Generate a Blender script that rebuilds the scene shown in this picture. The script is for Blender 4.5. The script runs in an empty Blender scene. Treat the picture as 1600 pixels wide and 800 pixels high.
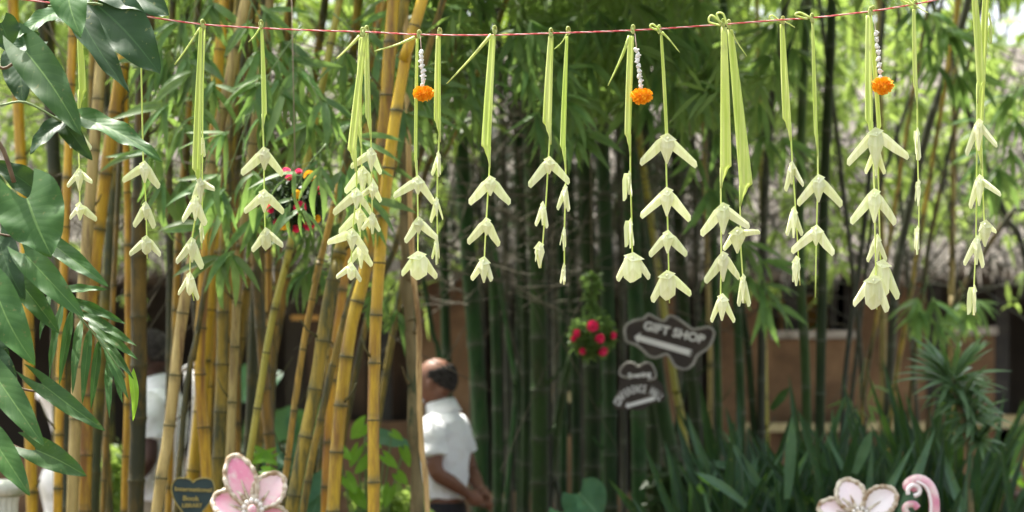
import bpy, math, random
import numpy as np
from mathutils import Vector, Matrix
random.seed(7); RNG = np.random.default_rng(7)
S = bpy.context.scene
COL = S.collection
# ------------------------------------------------------------ camera, sky, sun, exposure
LENS = 85.0; F = 1600 * LENS / 36.0; CZ = 1.5; HOR = 614.0
cam = bpy.data.cameras.new('camera'); camo = bpy.data.objects.new('camera', cam); COL.objects.link(camo)
camo.location = (0, 0, CZ); camo.rotation_euler = (math.radians(90), 0, 0)
cam.lens = LENS; cam.sensor_width = 36; cam.shift_y = (HOR - 400) / 1600.0
cam.clip_end = 500; cam.clip_start = 0.1
cam.dof.use_dof = True; cam.dof.focus_distance = 6.5; cam.dof.aperture_fstop = 3.0
S.camera = camo
w = bpy.data.worlds.new('World'); S.world = w; w.use_nodes = True
nt = w.node_tree; bg = nt.nodes['Background']
sky = nt.nodes.new('ShaderNodeTexSky'); sky.sky_type = 'NISHITA'; sky.sun_disc = False
SUN = Vector((-0.42, 0.40, 1.25)).normalized()
sky.sun_elevation = math.asin(SUN.z); sky.sun_rotation = math.atan2(SUN.x, SUN.y)
sky.dust_density = 5.0; sky.ozone_density = 0.6; sky.air_density = 0.8
hsv = nt.nodes.new('ShaderNodeHueSaturation'); hsv.inputs['Saturation'].default_value = .45
nt.links.new(sky.outputs[0], hsv.inputs['Color']); nt.links.new(hsv.outputs[0], bg.inputs[0]); bg.inputs[1].default_value = 0.15
sl = bpy.data.lights.new('sun', 'SUN'); sl.energy = 3.4; sl.angle = math.radians(0.5); sl.color = (1.0, 0.95, 0.86)
slo = bpy.data.objects.new('sun', sl); COL.objects.link(slo)
slo.rotation_euler = (-SUN).to_track_quat('-Z', 'Y').to_euler()
S.view_settings.view_transform = 'Standard'; S.view_settings.look = 'None'
S.view_settings.exposure = 1.82; S.view_settings.gamma = 1.0
S.render.engine = 'CYCLES'
S.cycles.use_denoising = True; S.cycles.max_bounces = 6; S.cycles.diffuse_bounces = 4
S.cycles.transmission_bounces = 4; S.cycles.transparent_max_bounces = 4; S.cycles.sample_clamp_indirect = 6

# ------------------------------------------------------------ helpers
def P(px, py, d):
    return Vector(((px - 800) / F * d, d, CZ + (HOR - py) / F * d))
ORG = {}
def tag(o, label=None, cat=None, group=None, kind=None):
    if label: o['label'] = label
    if cat: o['category'] = cat
    if group: o['group'] = group
    if kind: o['kind'] = kind
    return o
def empty(name, loc, label=None, cat=None, group=None):
    o = bpy.data.objects.new(name, None); COL.objects.link(o); o.location = loc; o.empty_display_size = .05
    ORG[o.name] = Vector(loc); return tag(o, label, cat, group)
class MB:
    def __init__(s): s.v = []; s.f = []; s.uv = None
    def add(s, v, f):
        n = len(s.v); s.v += [tuple(p) for p in v]; s.f += [tuple(i + n for i in q) for q in f]; return s
    def tube(s, pts, rad, n=8, cap=True, sy=1.0):
        pts = [Vector(p) for p in pts]; m = len(pts); up = None; rings = []
        if not hasattr(rad, '__len__'): rad = [rad] * m
        for i in range(m):
            t = (pts[min(i + 1, m - 1)] - pts[max(i - 1, 0)])
            t = t.normalized() if t.length > 1e-9 else Vector((0, 0, 1))
            if up is None:
                up = t.orthogonal().normalized() if abs(t.z) < .9 else (Vector((1, 0, 0)) - t * t.x).normalized()
            else:
                u2 = up - t * up.dot(t); up = u2.normalized() if u2.length > 1e-6 else t.orthogonal().normalized()
            b = t.cross(up)
            rings.append([pts[i] + (up * math.cos(a) + b * math.sin(a) * sy) * rad[i] for a in [2 * math.pi * k / n for k in range(n)]])
        v = [p for r in rings for p in r]; f = []
        for i in range(m - 1):
            for k in range(n):
                k2 = (k + 1) % n; f.append((i * n + k, i * n + k2, (i + 1) * n + k2, (i + 1) * n + k))
        if cap: f.append(tuple(range(n - 1, -1, -1))); f.append(tuple((m - 1) * n + k for k in range(n)))
        return s.add(v, f)
    def box(s, a, b):
        x0, y0, z0 = a; x1, y1, z1 = b
        v = [(x0, y0, z0), (x1, y0, z0), (x1, y1, z0), (x0, y1, z0), (x0, y0, z1), (x1, y0, z1), (x1, y1, z1), (x0, y1, z1)]
        return s.add(v, [(0, 3, 2, 1), (4, 5, 6, 7), (0, 1, 5, 4), (1, 2, 6, 5), (2, 3, 7, 6), (3, 0, 4, 7)])
    def ball(s, c, r, nu=10, nv=7, M=None):
        c = Vector(c); r = Vector(r) if hasattr(r, '__len__') else Vector((r, r, r)); v = []; f = []
        for j in range(nv + 1):
            th = math.pi * j / nv
            for i in range(nu):
                a = 2 * math.pi * i / nu
                q = Vector((r.x * math.sin(th) * math.cos(a), r.y * math.sin(th) * math.sin(a), r.z * math.cos(th)))
                if M: q = M @ q
                v.append(c + q)
        for j in range(nv):
            for i in range(nu):
                i2 = (i + 1) % nu; f.append((j * nu + i, (j + 1) * nu + i, (j + 1) * nu + i2, j * nu + i2))
        return s.add(v, f)
    def prism(s, outline, y0, y1):   # outline of (x,z); y0 front
        n = len(outline); v = [(x, y0, z) for x, z in outline] + [(x, y1, z) for x, z in outline]
        f = [tuple(range(n)), tuple(range(2 * n - 1, n - 1, -1))]
        for i in range(n): j = (i + 1) % n; f.append((i, i + n, j + n, j))
        return s.add(v, f)
    def build(s, name, mat, parent=None, smooth=True, origin=None, kind=None, solid=0):
        return mk(name, s.v, s.f, mat, parent, smooth, origin, kind, s.uv, solid)
def mk(name, v, f, mat, parent=None, smooth=True, origin=None, kind=None, uv=None, solid=0):
    if parent is not None: org = ORG[parent.name]
    else: org = Vector(origin) if origin is not None else Vector((0, 0, 0))
    a = np.array(v, dtype=np.float64) - np.array(org)[None, :]
    me = bpy.data.meshes.new(name); me.from_pydata(a.tolist(), [], [tuple(int(i) for i in q) for q in f])
    me.materials.append(mat)
    if smooth: me.polygons.foreach_set('use_smooth', [True] * len(me.polygons))
    if uv is not None:
        l = me.uv_layers.new(name='UVMap'); idx = np.zeros(len(me.loops), dtype=np.int32); me.loops.foreach_get('vertex_index', idx)
        l.data.foreach_set('uv', np.array(uv, dtype=np.float32)[idx].ravel())
    o = bpy.data.objects.new(name, me); COL.objects.link(o)
    if parent is not None: o.parent = parent
    else: o.location = org
    ORG[o.name] = org
    if kind: o['kind'] = kind
    if solid:
        m = o.modifiers.new('thickness', 'SOLIDIFY'); m.thickness = solid; m.offset = 0
    return o
def inst(name, me, parent, M):
    o = bpy.data.objects.new(name, me); COL.objects.link(o); o.parent = parent
    M = Matrix.Translation(-ORG[parent.name]) @ M; o.matrix_local = M; ORG[o.name] = ORG[parent.name]; return o
def frame(loc, d, nrm, sc=1.0, sx=1.0):  # local +Y along d, +Z along nrm
    y = d.normalized(); z = nrm - y * nrm.dot(y); z = z.normalized() if z.length > 1e-5 else y.orthogonal().normalized()
    x = y.cross(z)
    M = Matrix(((x.x, y.x, z.x, loc.x), (x.y, y.y, z.y, loc.y), (x.z, y.z, z.z, loc.z), (0, 0, 0, 1)))
    return M @ Matrix.Diagonal((sc * sx, sc, sc, 1))
def smoothpath(pts, k=4):
    pts = [Vector(p) for p in pts]; out = []
    n = len(pts)
    if n < 3: return [pts[0].lerp(pts[-1], i / k) for i in range(k + 1)] if n == 2 else pts
    for i in range(n - 1):
        p0 = pts[i - 1] if i > 0 else pts[0] * 2 - pts[1]; p1 = pts[i]; p2 = pts[i + 1]; p3 = pts[i + 2] if i + 2 < n else pts[-1] * 2 - pts[-2]
        for j in range(k):
            t = j / k
            out.append(0.5 * ((2 * p1) + (-p0 + p2) * t + (2 * p0 - 5 * p1 + 4 * p2 - p3) * t * t + (-p0 + 3 * p1 - 3 * p2 + p3) * t ** 3))
    out.append(pts[-1]); return out
rnd = random.uniform

# ------------------------------------------------------------ materials
def mat(name, c1, c2=None, scale=8.0, rough=0.6, trans=0.0, spec=0.4, bump=0.0, stretch=(1, 1, 1), rand=0.0, c3=None, c3scale=3.0, c3lo=.52, c3hi=.62, coat=0.0, tcol=None, detail=4, nd=None):
    m = bpy.data.materials.new(name); m.use_nodes = True; N = m.node_tree.nodes; L = m.node_tree.links
    b = N['Principled BSDF']; b.inputs['Roughness'].default_value = rough; b.inputs['Specular IOR Level'].default_value = spec
    b.inputs['Coat Weight'].default_value = coat
    tc = N.new('ShaderNodeTexCoord'); mp = N.new('ShaderNodeMapping'); mp.inputs['Scale'].default_value = stretch
    L.new(tc.outputs['Object'], mp.inputs[0])
    oi = N.new('ShaderNodeObjectInfo')
    va = N.new('ShaderNodeVectorMath'); va.operation = 'ADD'; cx = N.new('ShaderNodeCombineXYZ')
    ml = N.new('ShaderNodeMath'); ml.operation = 'MULTIPLY'; ml.inputs[1].default_value = 37.0
    L.new(oi.outputs['Random'], ml.inputs[0]); L.new(ml.outputs[0], cx.inputs[0]); L.new(ml.outputs[0], cx.inputs[1])
    L.new(mp.outputs[0], va.inputs[0]); L.new(cx.outputs[0], va.inputs[1])
    no = N.new('ShaderNodeTexNoise'); no.inputs['Scale'].default_value = scale; no.inputs['Detail'].default_value = detail
    L.new(va.outputs[0], no.inputs['Vector'])
    rp = N.new('ShaderNodeValToRGB'); rp.color_ramp.elements[0].position = .35; rp.color_ramp.elements[1].position = .65
    rp.color_ramp.elements[0].color = (*c1, 1); rp.color_ramp.elements[1].color = (*(c2 or c1), 1)
    L.new(no.outputs[0], rp.inputs[0]); out = rp.outputs[0]
    if c3:
        n2 = N.new('ShaderNodeTexNoise'); n2.inputs['Scale'].default_value = c3scale; n2.inputs['Detail'].default_value = 5; n2.inputs['Roughness'].default_value = .7
        L.new(va.outputs[0], n2.inputs['Vector']); r2 = N.new('ShaderNodeValToRGB')
        r2.color_ramp.elements[0].position = c3lo; r2.color_ramp.elements[1].position = c3hi
        L.new(n2.outputs[0], r2.inputs[0]); mx = N.new('ShaderNodeMix'); mx.data_type = 'RGBA'
        L.new(r2.outputs[0], mx.inputs[0]); L.new(out, mx.inputs[6]); mx.inputs[7].default_value = (*c3, 1); out = mx.outputs[2]
    if nd:
        at_ = N.new('ShaderNodeAttribute'); at_.attribute_name = 'nd'; n3 = N.new('ShaderNodeTexNoise'); n3.inputs['Scale'].default_value = 22; n3.inputs['Detail'].default_value = 6
        L.new(tc.outputs['Object'], n3.inputs['Vector']); r3 = N.new('ShaderNodeMapRange'); r3.inputs[1].default_value = .35; r3.inputs[2].default_value = .62
        L.new(n3.outputs[0], r3.inputs[0]); m3 = N.new('ShaderNodeMath'); m3.operation = 'MULTIPLY'; L.new(at_.outputs['Fac'], m3.inputs[0]); L.new(r3.outputs[0], m3.inputs[1])
        x3 = N.new('ShaderNodeMix'); x3.data_type = 'RGBA'; L.new(m3.outputs[0], x3.inputs[0]); L.new(out, x3.inputs[6]); x3.inputs[7].default_value = (*nd, 1); out = x3.outputs[2]
        n4 = N.new('ShaderNodeTexNoise'); n4.inputs['Scale'].default_value = 60; n4.inputs['Detail'].default_value = 8; n4.inputs['Roughness'].default_value = .8; L.new(va.outputs[0], n4.inputs['Vector'])
        r4 = N.new('ShaderNodeMapRange'); r4.inputs[1].default_value = .56; r4.inputs[2].default_value = .66; r4.inputs[4].default_value = .75; L.new(n4.outputs[0], r4.inputs[0])
        x4 = N.new('ShaderNodeMix'); x4.data_type = 'RGBA'; L.new(r4.outputs[0], x4.inputs[0]); L.new(out, x4.inputs[6]); x4.inputs[7].default_value = (*nd, 1); out = x4.outputs[2]
    if rand:
        hs = N.new('ShaderNodeHueSaturation'); mr = N.new('ShaderNodeMapRange'); mr.inputs[3].default_value = 1 - rand; mr.inputs[4].default_value = 1 + rand
        L.new(oi.outputs['Random'], mr.inputs[0]); L.new(mr.outputs[0], hs.inputs['Value']); L.new(out, hs.inputs['Color'])
        m2 = N.new('ShaderNodeMapRange'); m2.inputs[3].default_value = .5 - rand * .06; m2.inputs[4].default_value = .5 + rand * .06
        ml2 = N.new('ShaderNodeMath'); ml2.operation = 'FRACT'; L.new(ml.outputs[0], ml2.inputs[0]); L.new(ml2.outputs[0], m2.inputs[0]); L.new(m2.outputs[0], hs.inputs['Hue'])
        out = hs.outputs[0]
    L.new(out, b.inputs['Base Color'])
    if bump:
        bp = N.new('ShaderNodeBump'); bp.inputs['Strength'].default_value = bump; bp.inputs['Distance'].default_value = .01
        L.new(no.outputs[0], bp.inputs['Height']); L.new(bp.outputs[0], b.inputs['Normal'])
    if trans:
        tr = N.new('ShaderNodeBsdfTranslucent'); ms = N.new('ShaderNodeMixShader'); ms.inputs[0].default_value = trans
        if tcol: 
            hs2 = N.new('ShaderNodeMix'); hs2.data_type = 'RGBA'; hs2.inputs[0].default_value = .75
            L.new(out, hs2.inputs[6]); hs2.inputs[7].default_value = (*tcol, 1); L.new(hs2.outputs[2], tr.inputs[0])
        else: L.new(out, tr.inputs[0])
        L.new(b.outputs[0], ms.inputs[1]); L.new(tr.outputs[0], ms.inputs[2]); L.new(ms.outputs[0], N['Material Output'].inputs[0])
    return m
def leafmat(name, base, dark, vein, rough=.35, trans=.25, nv=9, tcol=(.2, .4, .04)):   # UV: x across -1..1 -> 0..1, y along
    m = bpy.data.materials.new(name); m.use_nodes = True; N = m.node_tree.nodes; L = m.node_tree.links; b = N['Principled BSDF']
    b.inputs['Roughness'].default_value = rough; b.inputs['Specular IOR Level'].default_value = .22
    uv = N.new('ShaderNodeUVMap'); sp = N.new('ShaderNodeSeparateXYZ'); L.new(uv.outputs[0], sp.inputs[0])
    def M(op, a, b_=None, c=None):
        n = N.new('ShaderNodeMath'); n.operation = op
        for i, x in enumerate((a, b_, c)):
            if x is None: continue
            if isinstance(x, (int, float)): n.inputs[i].default_value = x
            else: L.new(x, n.inputs[i])
        return n.outputs[0]
    ax = M('ABSOLUTE', M('SUBTRACT', sp.outputs[0], .5))            # 0..0.5
    mid = M('LESS_THAN', ax, .018)
    ph = M('SUBTRACT', M('MULTIPLY', sp.outputs[1], nv), M('MULTIPLY', ax, nv * .55))
    sw = M('ABSOLUTE', M('SUBTRACT', M('FRACT', ph), .5))
    lat = M('MULTIPLY', M('SUBTRACT', 1.0, M('MINIMUM', M('MULTIPLY', sw, 12.0), 1.0)), .17)
    vv = M('MINIMUM', M('ADD', mid, lat), 1.0)
    tc = N.new('ShaderNodeTexCoord'); no = N.new('ShaderNodeTexNoise'); no.inputs['Scale'].default_value = 14; no.inputs['Detail'].default_value = 5
    L.new(tc.outputs['Object'], no.inputs['Vector'])
    rp = N.new('ShaderNodeValToRGB'); rp.color_ramp.elements[0].position = .3; rp.color_ramp.elements[1].position = .7
    rp.color_ramp.elements[0].color = (*dark, 1); rp.color_ramp.elements[1].color = (*base, 1); L.new(no.outputs[0], rp.inputs[0])
    oi = N.new('ShaderNodeObjectInfo'); hs = N.new('ShaderNodeHueSaturation'); mr = N.new('ShaderNodeMapRange'); mr.inputs[3].default_value = .75; mr.inputs[4].default_value = 1.25
    L.new(oi.outputs['Random'], mr.inputs[0]); L.new(mr.outputs[0], hs.inputs['Value']); L.new(rp.outputs[0], hs.inputs['Color'])
    ns_ = N.new('ShaderNodeTexNoise'); ns_.inputs['Scale'].default_value = 55; ns_.inputs['Detail'].default_value = 3; L.new(tc.outputs['Object'], ns_.inputs['Vector'])
    sm = N.new('ShaderNodeMix'); sm.data_type = 'RGBA'; L.new(M('MULTIPLY', M('GREATER_THAN', ns_.outputs[0], .67), .7), sm.inputs[0]); L.new(hs.outputs[0], sm.inputs[6]); sm.inputs[7].default_value = (.11, .13, .04, 1); hs = sm
    mx = N.new('ShaderNodeMix'); mx.data_type = 'RGBA'; L.new(M('MULTIPLY', vv, .7), mx.inputs[0]); L.new(hs.outputs[2], mx.inputs[6]); mx.inputs[7].default_value = (*vein, 1)
    L.new(mx.outputs[2], b.inputs['Base Color'])
    bp = N.new('ShaderNodeBump'); bp.inputs['Strength'].default_value = .12; bp.inputs['Distance'].default_value = .002
    L.new(M('SUBTRACT', M('MULTIPLY', sw, 2.0), mid), bp.inputs['Height']); L.new(bp.outputs[0], b.inputs['Normal'])
    tr = N.new('ShaderNodeBsdfTranslucent'); tr.inputs[0].default_value = (*tcol, 1); ms = N.new('ShaderNodeMixShader'); ms.inputs[0].default_value = trans
    L.new(b.outputs[0], ms.inputs[1]); L.new(tr.outputs[0], ms.inputs[2]); L.new(ms.outputs[0], N['Material Output'].inputs[0])
    return m
M_gold = mat('golden_culm', (.43, .255, .012), (.58, .375, .028), 9, .38, spec=.4, stretch=(3, 3, .35), rand=.18, c3=(.21, .095, .022), c3scale=5, c3lo=.47, c3hi=.66, detail=8, nd=(.075, .07, .02))
M_goldb = mat('golden_stained_culm', (.27, .175, .018), (.39, .265, .035), 10, .45, stretch=(2, 2, .35), rand=.25, c3=(.055, .058, .014), c3scale=8, c3lo=.42, c3hi=.58, detail=8, nd=(.075, .07, .02))
M_olive = mat('mossy_culm', (.115, .088, .012), (.20, .15, .02), 12, .6, stretch=(2, 2, .5), rand=.3, c3=(.03, .04, .014), c3scale=5, c3lo=.40, c3hi=.54, nd=(.075, .07, .02))
M_tan = mat('dry_culm', (.32, .25, .075), (.44, .36, .13), 12, .6, stretch=(4, 4, .4), rand=.12, c3=(.13, .08, .03), c3scale=7, c3lo=.48, c3hi=.66, detail=8, nd=(.075, .07, .02))
M_lime = mat('yellow_green_culm', (.30, .30, .04), (.42, .38, .06), 9, .4, stretch=(3, 3, .3), rand=.1, nd=(.075, .07, .02))
M_green = mat('green_culm', (.013, .038, .009), (.036, .082, .019), 7, .6, spec=.2, stretch=(2, 2, .5), rand=.45, c3=(.045, .060, .02), c3scale=8, c3lo=.54, c3hi=.70, nd=(.085, .095, .06))
M_dark = mat('dark_thin_culm', (.02, .024, .013), (.042, .045, .024), 7, .6, stretch=(2, 2, .6), rand=.3, nd=(.085, .095, .06))
M_node = mat('node_band', (.045, .05, .015), (.09, .08, .025), 30, .7)
M_nodeg = mat('pale_node_band', (.06, .08, .05), (.12, .13, .09), 30, .7)
M_bleaf = mat('bamboo_leaf', (.060, .135, .032), (.11, .21, .055), 5, .5, .42, rand=.35, tcol=(.34, .55, .12))
M_bfol = mat('bamboo_foliage', (.060, .125, .028), (.13, .22, .055), 2.2, .5, .43, rand=.0, tcol=(.34, .52, .10))
M_far = mat('sunlit_foliage', (.14, .27, .03), (.28, .40, .07), 1.2, .5, .5, tcol=(.60, .78, .10))  # brighter leaf copy; part of the sunlit look is put into the colour
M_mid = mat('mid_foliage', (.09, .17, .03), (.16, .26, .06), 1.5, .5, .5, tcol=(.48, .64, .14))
M_darkfol = mat('shaded_foliage', (.022, .045, .015), (.04, .075, .02), 2, .5, .2)  # darker leaf copy; shade is put into the colour
M_twig = mat('dry_twig', (.05, .046, .03), (.14, .125, .085), 6, .8)
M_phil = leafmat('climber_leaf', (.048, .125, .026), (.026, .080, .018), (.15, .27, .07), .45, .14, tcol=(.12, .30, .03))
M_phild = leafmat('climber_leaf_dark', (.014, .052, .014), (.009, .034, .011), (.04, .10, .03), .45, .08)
M_stem = mat('climber_stem', (.10, .06, .03), (.16, .11, .05), 30, .6)
M_stemg = mat('green_stem', (.10, .17, .05), (.16, .24, .08), 20, .5)
M_palm = mat('young_palm_leaf', (.50, .63, .15), (.74, .80, .36), 160, .5, .38, spec=.3, stretch=(1, 1, .02), rand=.10, tcol=(.68, .80, .18), bump=.3, c3=(.52, .46, .16), c3scale=40, c3lo=.62, c3hi=.74)
M_bird = mat('folded_palm_leaf', (.77, .82, .46), (.90, .93, .67), 110, .45, .28, spec=.3, stretch=(1, 1, .12), rand=.16, tcol=(.80, .88, .36), bump=.25, c3=(.60, .52, .24), c3scale=30, c3lo=.64, c3hi=.76)
M_knot = mat('palm_knot', (.42, .52, .14), (.55, .62, .22), 60, .55, .2)
M_red = mat('red_twine', (.45, .04, .05), (.60, .09, .09), 40, .6)
M_wht = mat('white_twine', (.60, .34, .32), (.74, .52, .48), 40, .6)
M_jas = mat('jasmine_bud', (.80, .82, .74), (.88, .88, .82), 60, .5, .2)
M_mari = mat('marigold', (.92, .34, .004), (.96, .52, .015), 90, .6, .12, tcol=(1, .5, .01))
M_pink = mat('pink_petal', (.78, .02, .12), (.90, .08, .22), 30, .6, .25)
M_ylw = mat('yellow_petal', (.85, .45, .02), (.90, .60, .04), 30, .6, .25)
M_wall = mat('brown_render', (.15, .088, .046), (.22, .135, .075), 3, .85, bump=.2, detail=8, c3=(.07, .04, .022), c3scale=1.8, c3lo=.42, c3hi=.7)
M_cream = mat('cream_paint', (.30, .25, .13), (.48, .42, .25), 6, .7)
M_cap = mat('weathered_white_paint', (.22, .20, .18), (.46, .43, .40), 10, .7)
M_ochre = mat('ochre_board', (.50, .27, .06), (.62, .36, .10), 6, .7)
M_inter = mat('dim_interior', (.035, .030, .022), (.06, .05, .035), 2, .8)  # dimness under the roof is put into this near-black colour
M_wood = mat('dark_timber', (.045, .028, .018), (.09, .055, .03), 12, .7, stretch=(1, 1, .2))
M_blk = mat('black_post', (.012, .012, .012), (.03, .028, .025), 10, .6)
M_that = mat('thatch', (.07, .062, .05), (.19, .17, .145), 5, .9, stretch=(3, 1, 1), bump=.4, detail=8)
M_straw = mat('thatch_straw', (.085, .075, .058), (.27, .245, .21), 8, .9)
M_soil = mat('soil', (.07, .05, .035), (.13, .10, .07), 2, .95, bump=.3, detail=8)
M_path = mat('pale_path', (.40, .36, .31), (.50, .46, .40), 3, .9, detail=8)
M_board = mat('sign_board', (.032, .024, .017), (.055, .042, .030), 12, .6)
M_rim = mat('sign_rim', (.30, .29, .26), (.42, .41, .37), 20, .6)
M_letter = mat('sign_letter', (.78, .79, .76), (.84, .84, .80), 20, .6)
M_heart = mat('heart_board', (.014, .038, .038), (.024, .055, .052), 15, .5)
M_gold2 = mat('gold_lettering', (.27, .23, .06), (.36, .31, .09), 30, .5)
M_rope = mat('rope', (.25, .2, .13), None, 40, .8)
M_sculp = mat('pink_glaze', (.74, .26, .38), (.84, .62, .62), 9, .35, coat=.3, rand=.05, c3=(.80, .70, .62), c3scale=14, c3lo=.48, c3hi=.66)
M_sculp2 = mat('pale_glaze', (.88, .74, .76), (.90, .86, .82), 9, .35, coat=.3)
M_frill = mat('cream_frill', (.30, .20, .10), (.74, .69, .55), 34, .55, bump=.4)
M_pearl = mat('pearl', (.78, .76, .68), None, 10, .25, coat=.5)
M_white = mat('white_plaster', (.72, .72, .68), (.80, .79, .76), 5, .6, c3=(.55, .55, .48), c3scale=3)
M_stone = mat('mossy_stone', (.42, .46, .36), (.58, .60, .50), 9, .8, c3=(.28, .33, .22), c3scale=6, bump=.2)
M_shirt = mat('white_shirt', (.84, .86, .87), (.88, .89, .90), 12, .8, bump=.1)
M_skin = mat('brown_skin', (.16, .070, .040), (.22, .10, .060), 10, .5)
M_skin2 = mat('dark_skin', (.055, .026, .018), (.075, .035, .024), 10, .5)
M_hair = mat('black_hair', (.014, .012, .011), (.065, .060, .056), 90, .95, spec=.08)
M_pants = mat('dark_trousers', (.015, .015, .018), (.03, .03, .033), 10, .8)
M_khaki = mat('khaki_cloth', (.30, .25, .18), (.38, .32, .24), 10, .8)
M_mask = mat('mask_cloth', (.60, .68, .74), None, 10, .8)
M_shoe = mat('shoe', (.02, .015, .012), None, 10, .4)
M_sans = leafmat('snake_plant_blade', (.026, .072, .032), (.014, .040, .019), (.04, .08, .04), .28, .08, nv=3)
M_sansl = leafmat('snake_plant_pale_blade', (.11, .21, .12), (.07, .15, .08), (.12, .2, .1), .25, .1, nv=3)
M_pand = leafmat('rosette_leaf', (.15, .24, .13), (.09, .17, .08), (.35, .42, .3), .22, .22, nv=2)
M_taro = leafmat('round_leaf', (.06, .17, .09), (.04, .12, .06), (.14, .26, .14), .4, .2)
M_bright = leafmat('bright_leaf', (.14, .34, .03), (.09, .24, .02), (.3, .45, .1), .4, .45, tcol=(.4, .7, .05))
M_bark = mat('bark', (.10, .085, .035), (.22, .18, .085), 14, .85, bump=.5, stretch=(2, 2, .5), c3=(.05, .07, .03), c3scale=6)
M_stick = mat('bare_stick', (.46, .31, .11), (.66, .48, .22), 10, .6, stretch=(3, 3, .5), c3=(.20, .12, .04), c3scale=3)
M_pot = mat('dark_clay_pot', (.05, .03, .025), (.09, .05, .04), 10, .7)
M_wflow = mat('white_blossom', (.75, .76, .72), None, 10, .6, .2)

# ------------------------------------------------------------ setting: ground, path, raised bed
mk('ground', [(-200, -60, 0), (200, -60, 0), (200, 300, 0), (-200, 300, 0)], [(0, 1, 2, 3)], M_soil, kind='structure')
mk('path', [(-200, 12.9, .004), (200, 12.9, .004), (200, 15.4, .004), (-200, 15.4, .004)], [(0, 1, 2, 3)], M_path, kind='structure')
mk('forecourt', [(-12, -8, .004), (12, -8, .004), (12, 7.8, .004), (-12, 7.8, .004)], [(0, 1, 2, 3)], M_soil, kind='structure')  # unseen ground, kept dark to cut light bouncing up into the scene
bed = MB()
NX, NY = 24, 8
for j in range(NY + 1):
    for i in range(NX + 1):
        x = .75 + 2.6 * i / NX; y = 9.3 + 2.5 * j / NY
        e = min(i, NX - i, j, NY - j); bed.v.append((x, y, .004 if e == 0 else .62 + .06 * math.sin(i * 1.7 + j) if e > 1 else .45))
for j in range(NY):
    for i in range(NX): a = j * (NX + 1) + i; bed.f.append((a, a + 1, a + NX + 2, a + NX + 1))
bed.build('earth_bank', M_soil, kind='structure')

# ------------------------------------------------------------ thatched building
BD = 17.0
def BX(px, d=BD): return (px - 800) / F * d
def BZ(py, d=BD): return CZ + (HOR - py) / F * d
b0 = empty('thatched_building', (0, BD, 0), 'long low brown building with shaggy grey thatched roof behind all the bamboo', 'building')
def wallbox(x0, x1, y0, y1, z0, z1, m=None, name='wall'):
    return MB().box((x0, y0, z0), (x1, y1, z1)).build(name, m or M_wall, b0, smooth=False)
EV = 2.30
def roofz0(y): return EV - .02 + (y - 16.55) * .66 - .004
wallbox(-7, BX(432), BD, BD + .25, 0, 1.05)
wallbox(BX(432), BX(655), BD, BD + .25, 0, 1.30)
wallbox(BX(655), BX(748), BD, BD + .25, 0, EV + .1)
wallbox(BX(748), BX(838), BD, BD + .25, 0, .8)
wallbox(BX(838), BX(905), BD, BD + .25, 0, 1.20)
wallbox(BX(905), BX(1032), BD, BD + .25, 0, .8)
wallbox(BX(1032), BX(1062), BD, BD + .25, 0, EV + .1)
wallbox(BX(1062), BX(1112), BD, BD + .25, 0, .9)
wallbox(BX(1112), BX(1205), BD, BD + .25, 0, EV + .1)
wallbox(BX(1205), BX(1335), BD, BD + .25, 0, BZ(530))
wallbox(BX(1335), BX(1447), BD, BD + .25, 0, EV + .1)
wallbox(BX(1447), BX(1492), BD + .06, BD + .25, 0, BZ(560))
wallbox(BX(1492), BX(1552), BD - .05, BD + .25, 0, BZ(524))
wallbox(BX(1552), 7, BD + .05, BD + .25, 0, BZ(672))
for (xa, xb, py) in ((1203, 1337, 529), (1488, 1556, 523)):
    MB().box((BX(xa), BD - .08, BZ(py)), (BX(xb), BD + .29, BZ(py) + .055)).build('wall_cap', M_cap, b0, smooth=False)
for (xa, xb, py, h) in ((1150, 1337, 674, .06), (1337, 1449, 672, .06), (1500, 1720, 668, .09), (838, 905, 628, .07)):
    MB().box((BX(xa) + .003, BD - .16, BZ(py)), (BX(xb), BD - .053, BZ(py) + h)).build('ledge', M_cream, b0, smooth=False)
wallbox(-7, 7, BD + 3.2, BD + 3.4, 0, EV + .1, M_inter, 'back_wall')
rq = MB(); rq.add([(-8, 19.2, roofz0(19.2)), (8, 19.2, roofz0(19.2)), (8, 21.4, 2.3), (-8, 21.4, 2.3), (-8, 19.2, roofz0(19.2) + .2), (8, 19.2, roofz0(19.2) + .2), (8, 21.5, 2.45), (-8, 21.5, 2.45)], [(0, 3, 2, 1), (4, 5, 6, 7), (2, 3, 7, 6), (0, 4, 7, 3), (1, 2, 6, 5)])
rq.build('back_roof', M_that, b0, smooth=False)
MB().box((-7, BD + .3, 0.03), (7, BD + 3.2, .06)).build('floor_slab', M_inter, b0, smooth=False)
# timber posts, doors and boards under the eave
for px in (1568, 1462, 1240, 1310, 1320, 840, 600, 350, 130):
    MB().box((BX(px) - .05, BD + .05, .0), (BX(px) + .05, BD + .15, EV + .12)).build('post', M_blk, b0, smooth=False)
for (xa, xb, ya, yb) in ((1272, 1300, 455, 525), (1228, 1236, 455, 525), (1300, 1305, 470, 525)):
    MB().box((BX(xa), BD + .4, BZ(yb)), (BX(xb), BD + .44, BZ(ya))).build('shutter_board', M_ochre, b0, smooth=False)
MB().box((BX(858), BD + .3, BZ(620)), (BX(886), BD + .34, BZ(430))).build('shutter_board', M_ochre, b0, smooth=False)
MB().box((BX(455), BD - .02, BZ(500)), (BX(515), BD + .05, BZ(493))).build('window_rail', M_ochre, b0, smooth=False)
for i, px in enumerate(range(440, 640, 33)):
    MB().box((BX(px), BD + .30 + .004 * (i % 2), BZ(650)), (BX(px + 29), BD + .33 + .004 * (i % 2), BZ(452))).build('screen_panel', M_wood if i % 2 else M_inter, b0, smooth=False)
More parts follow.
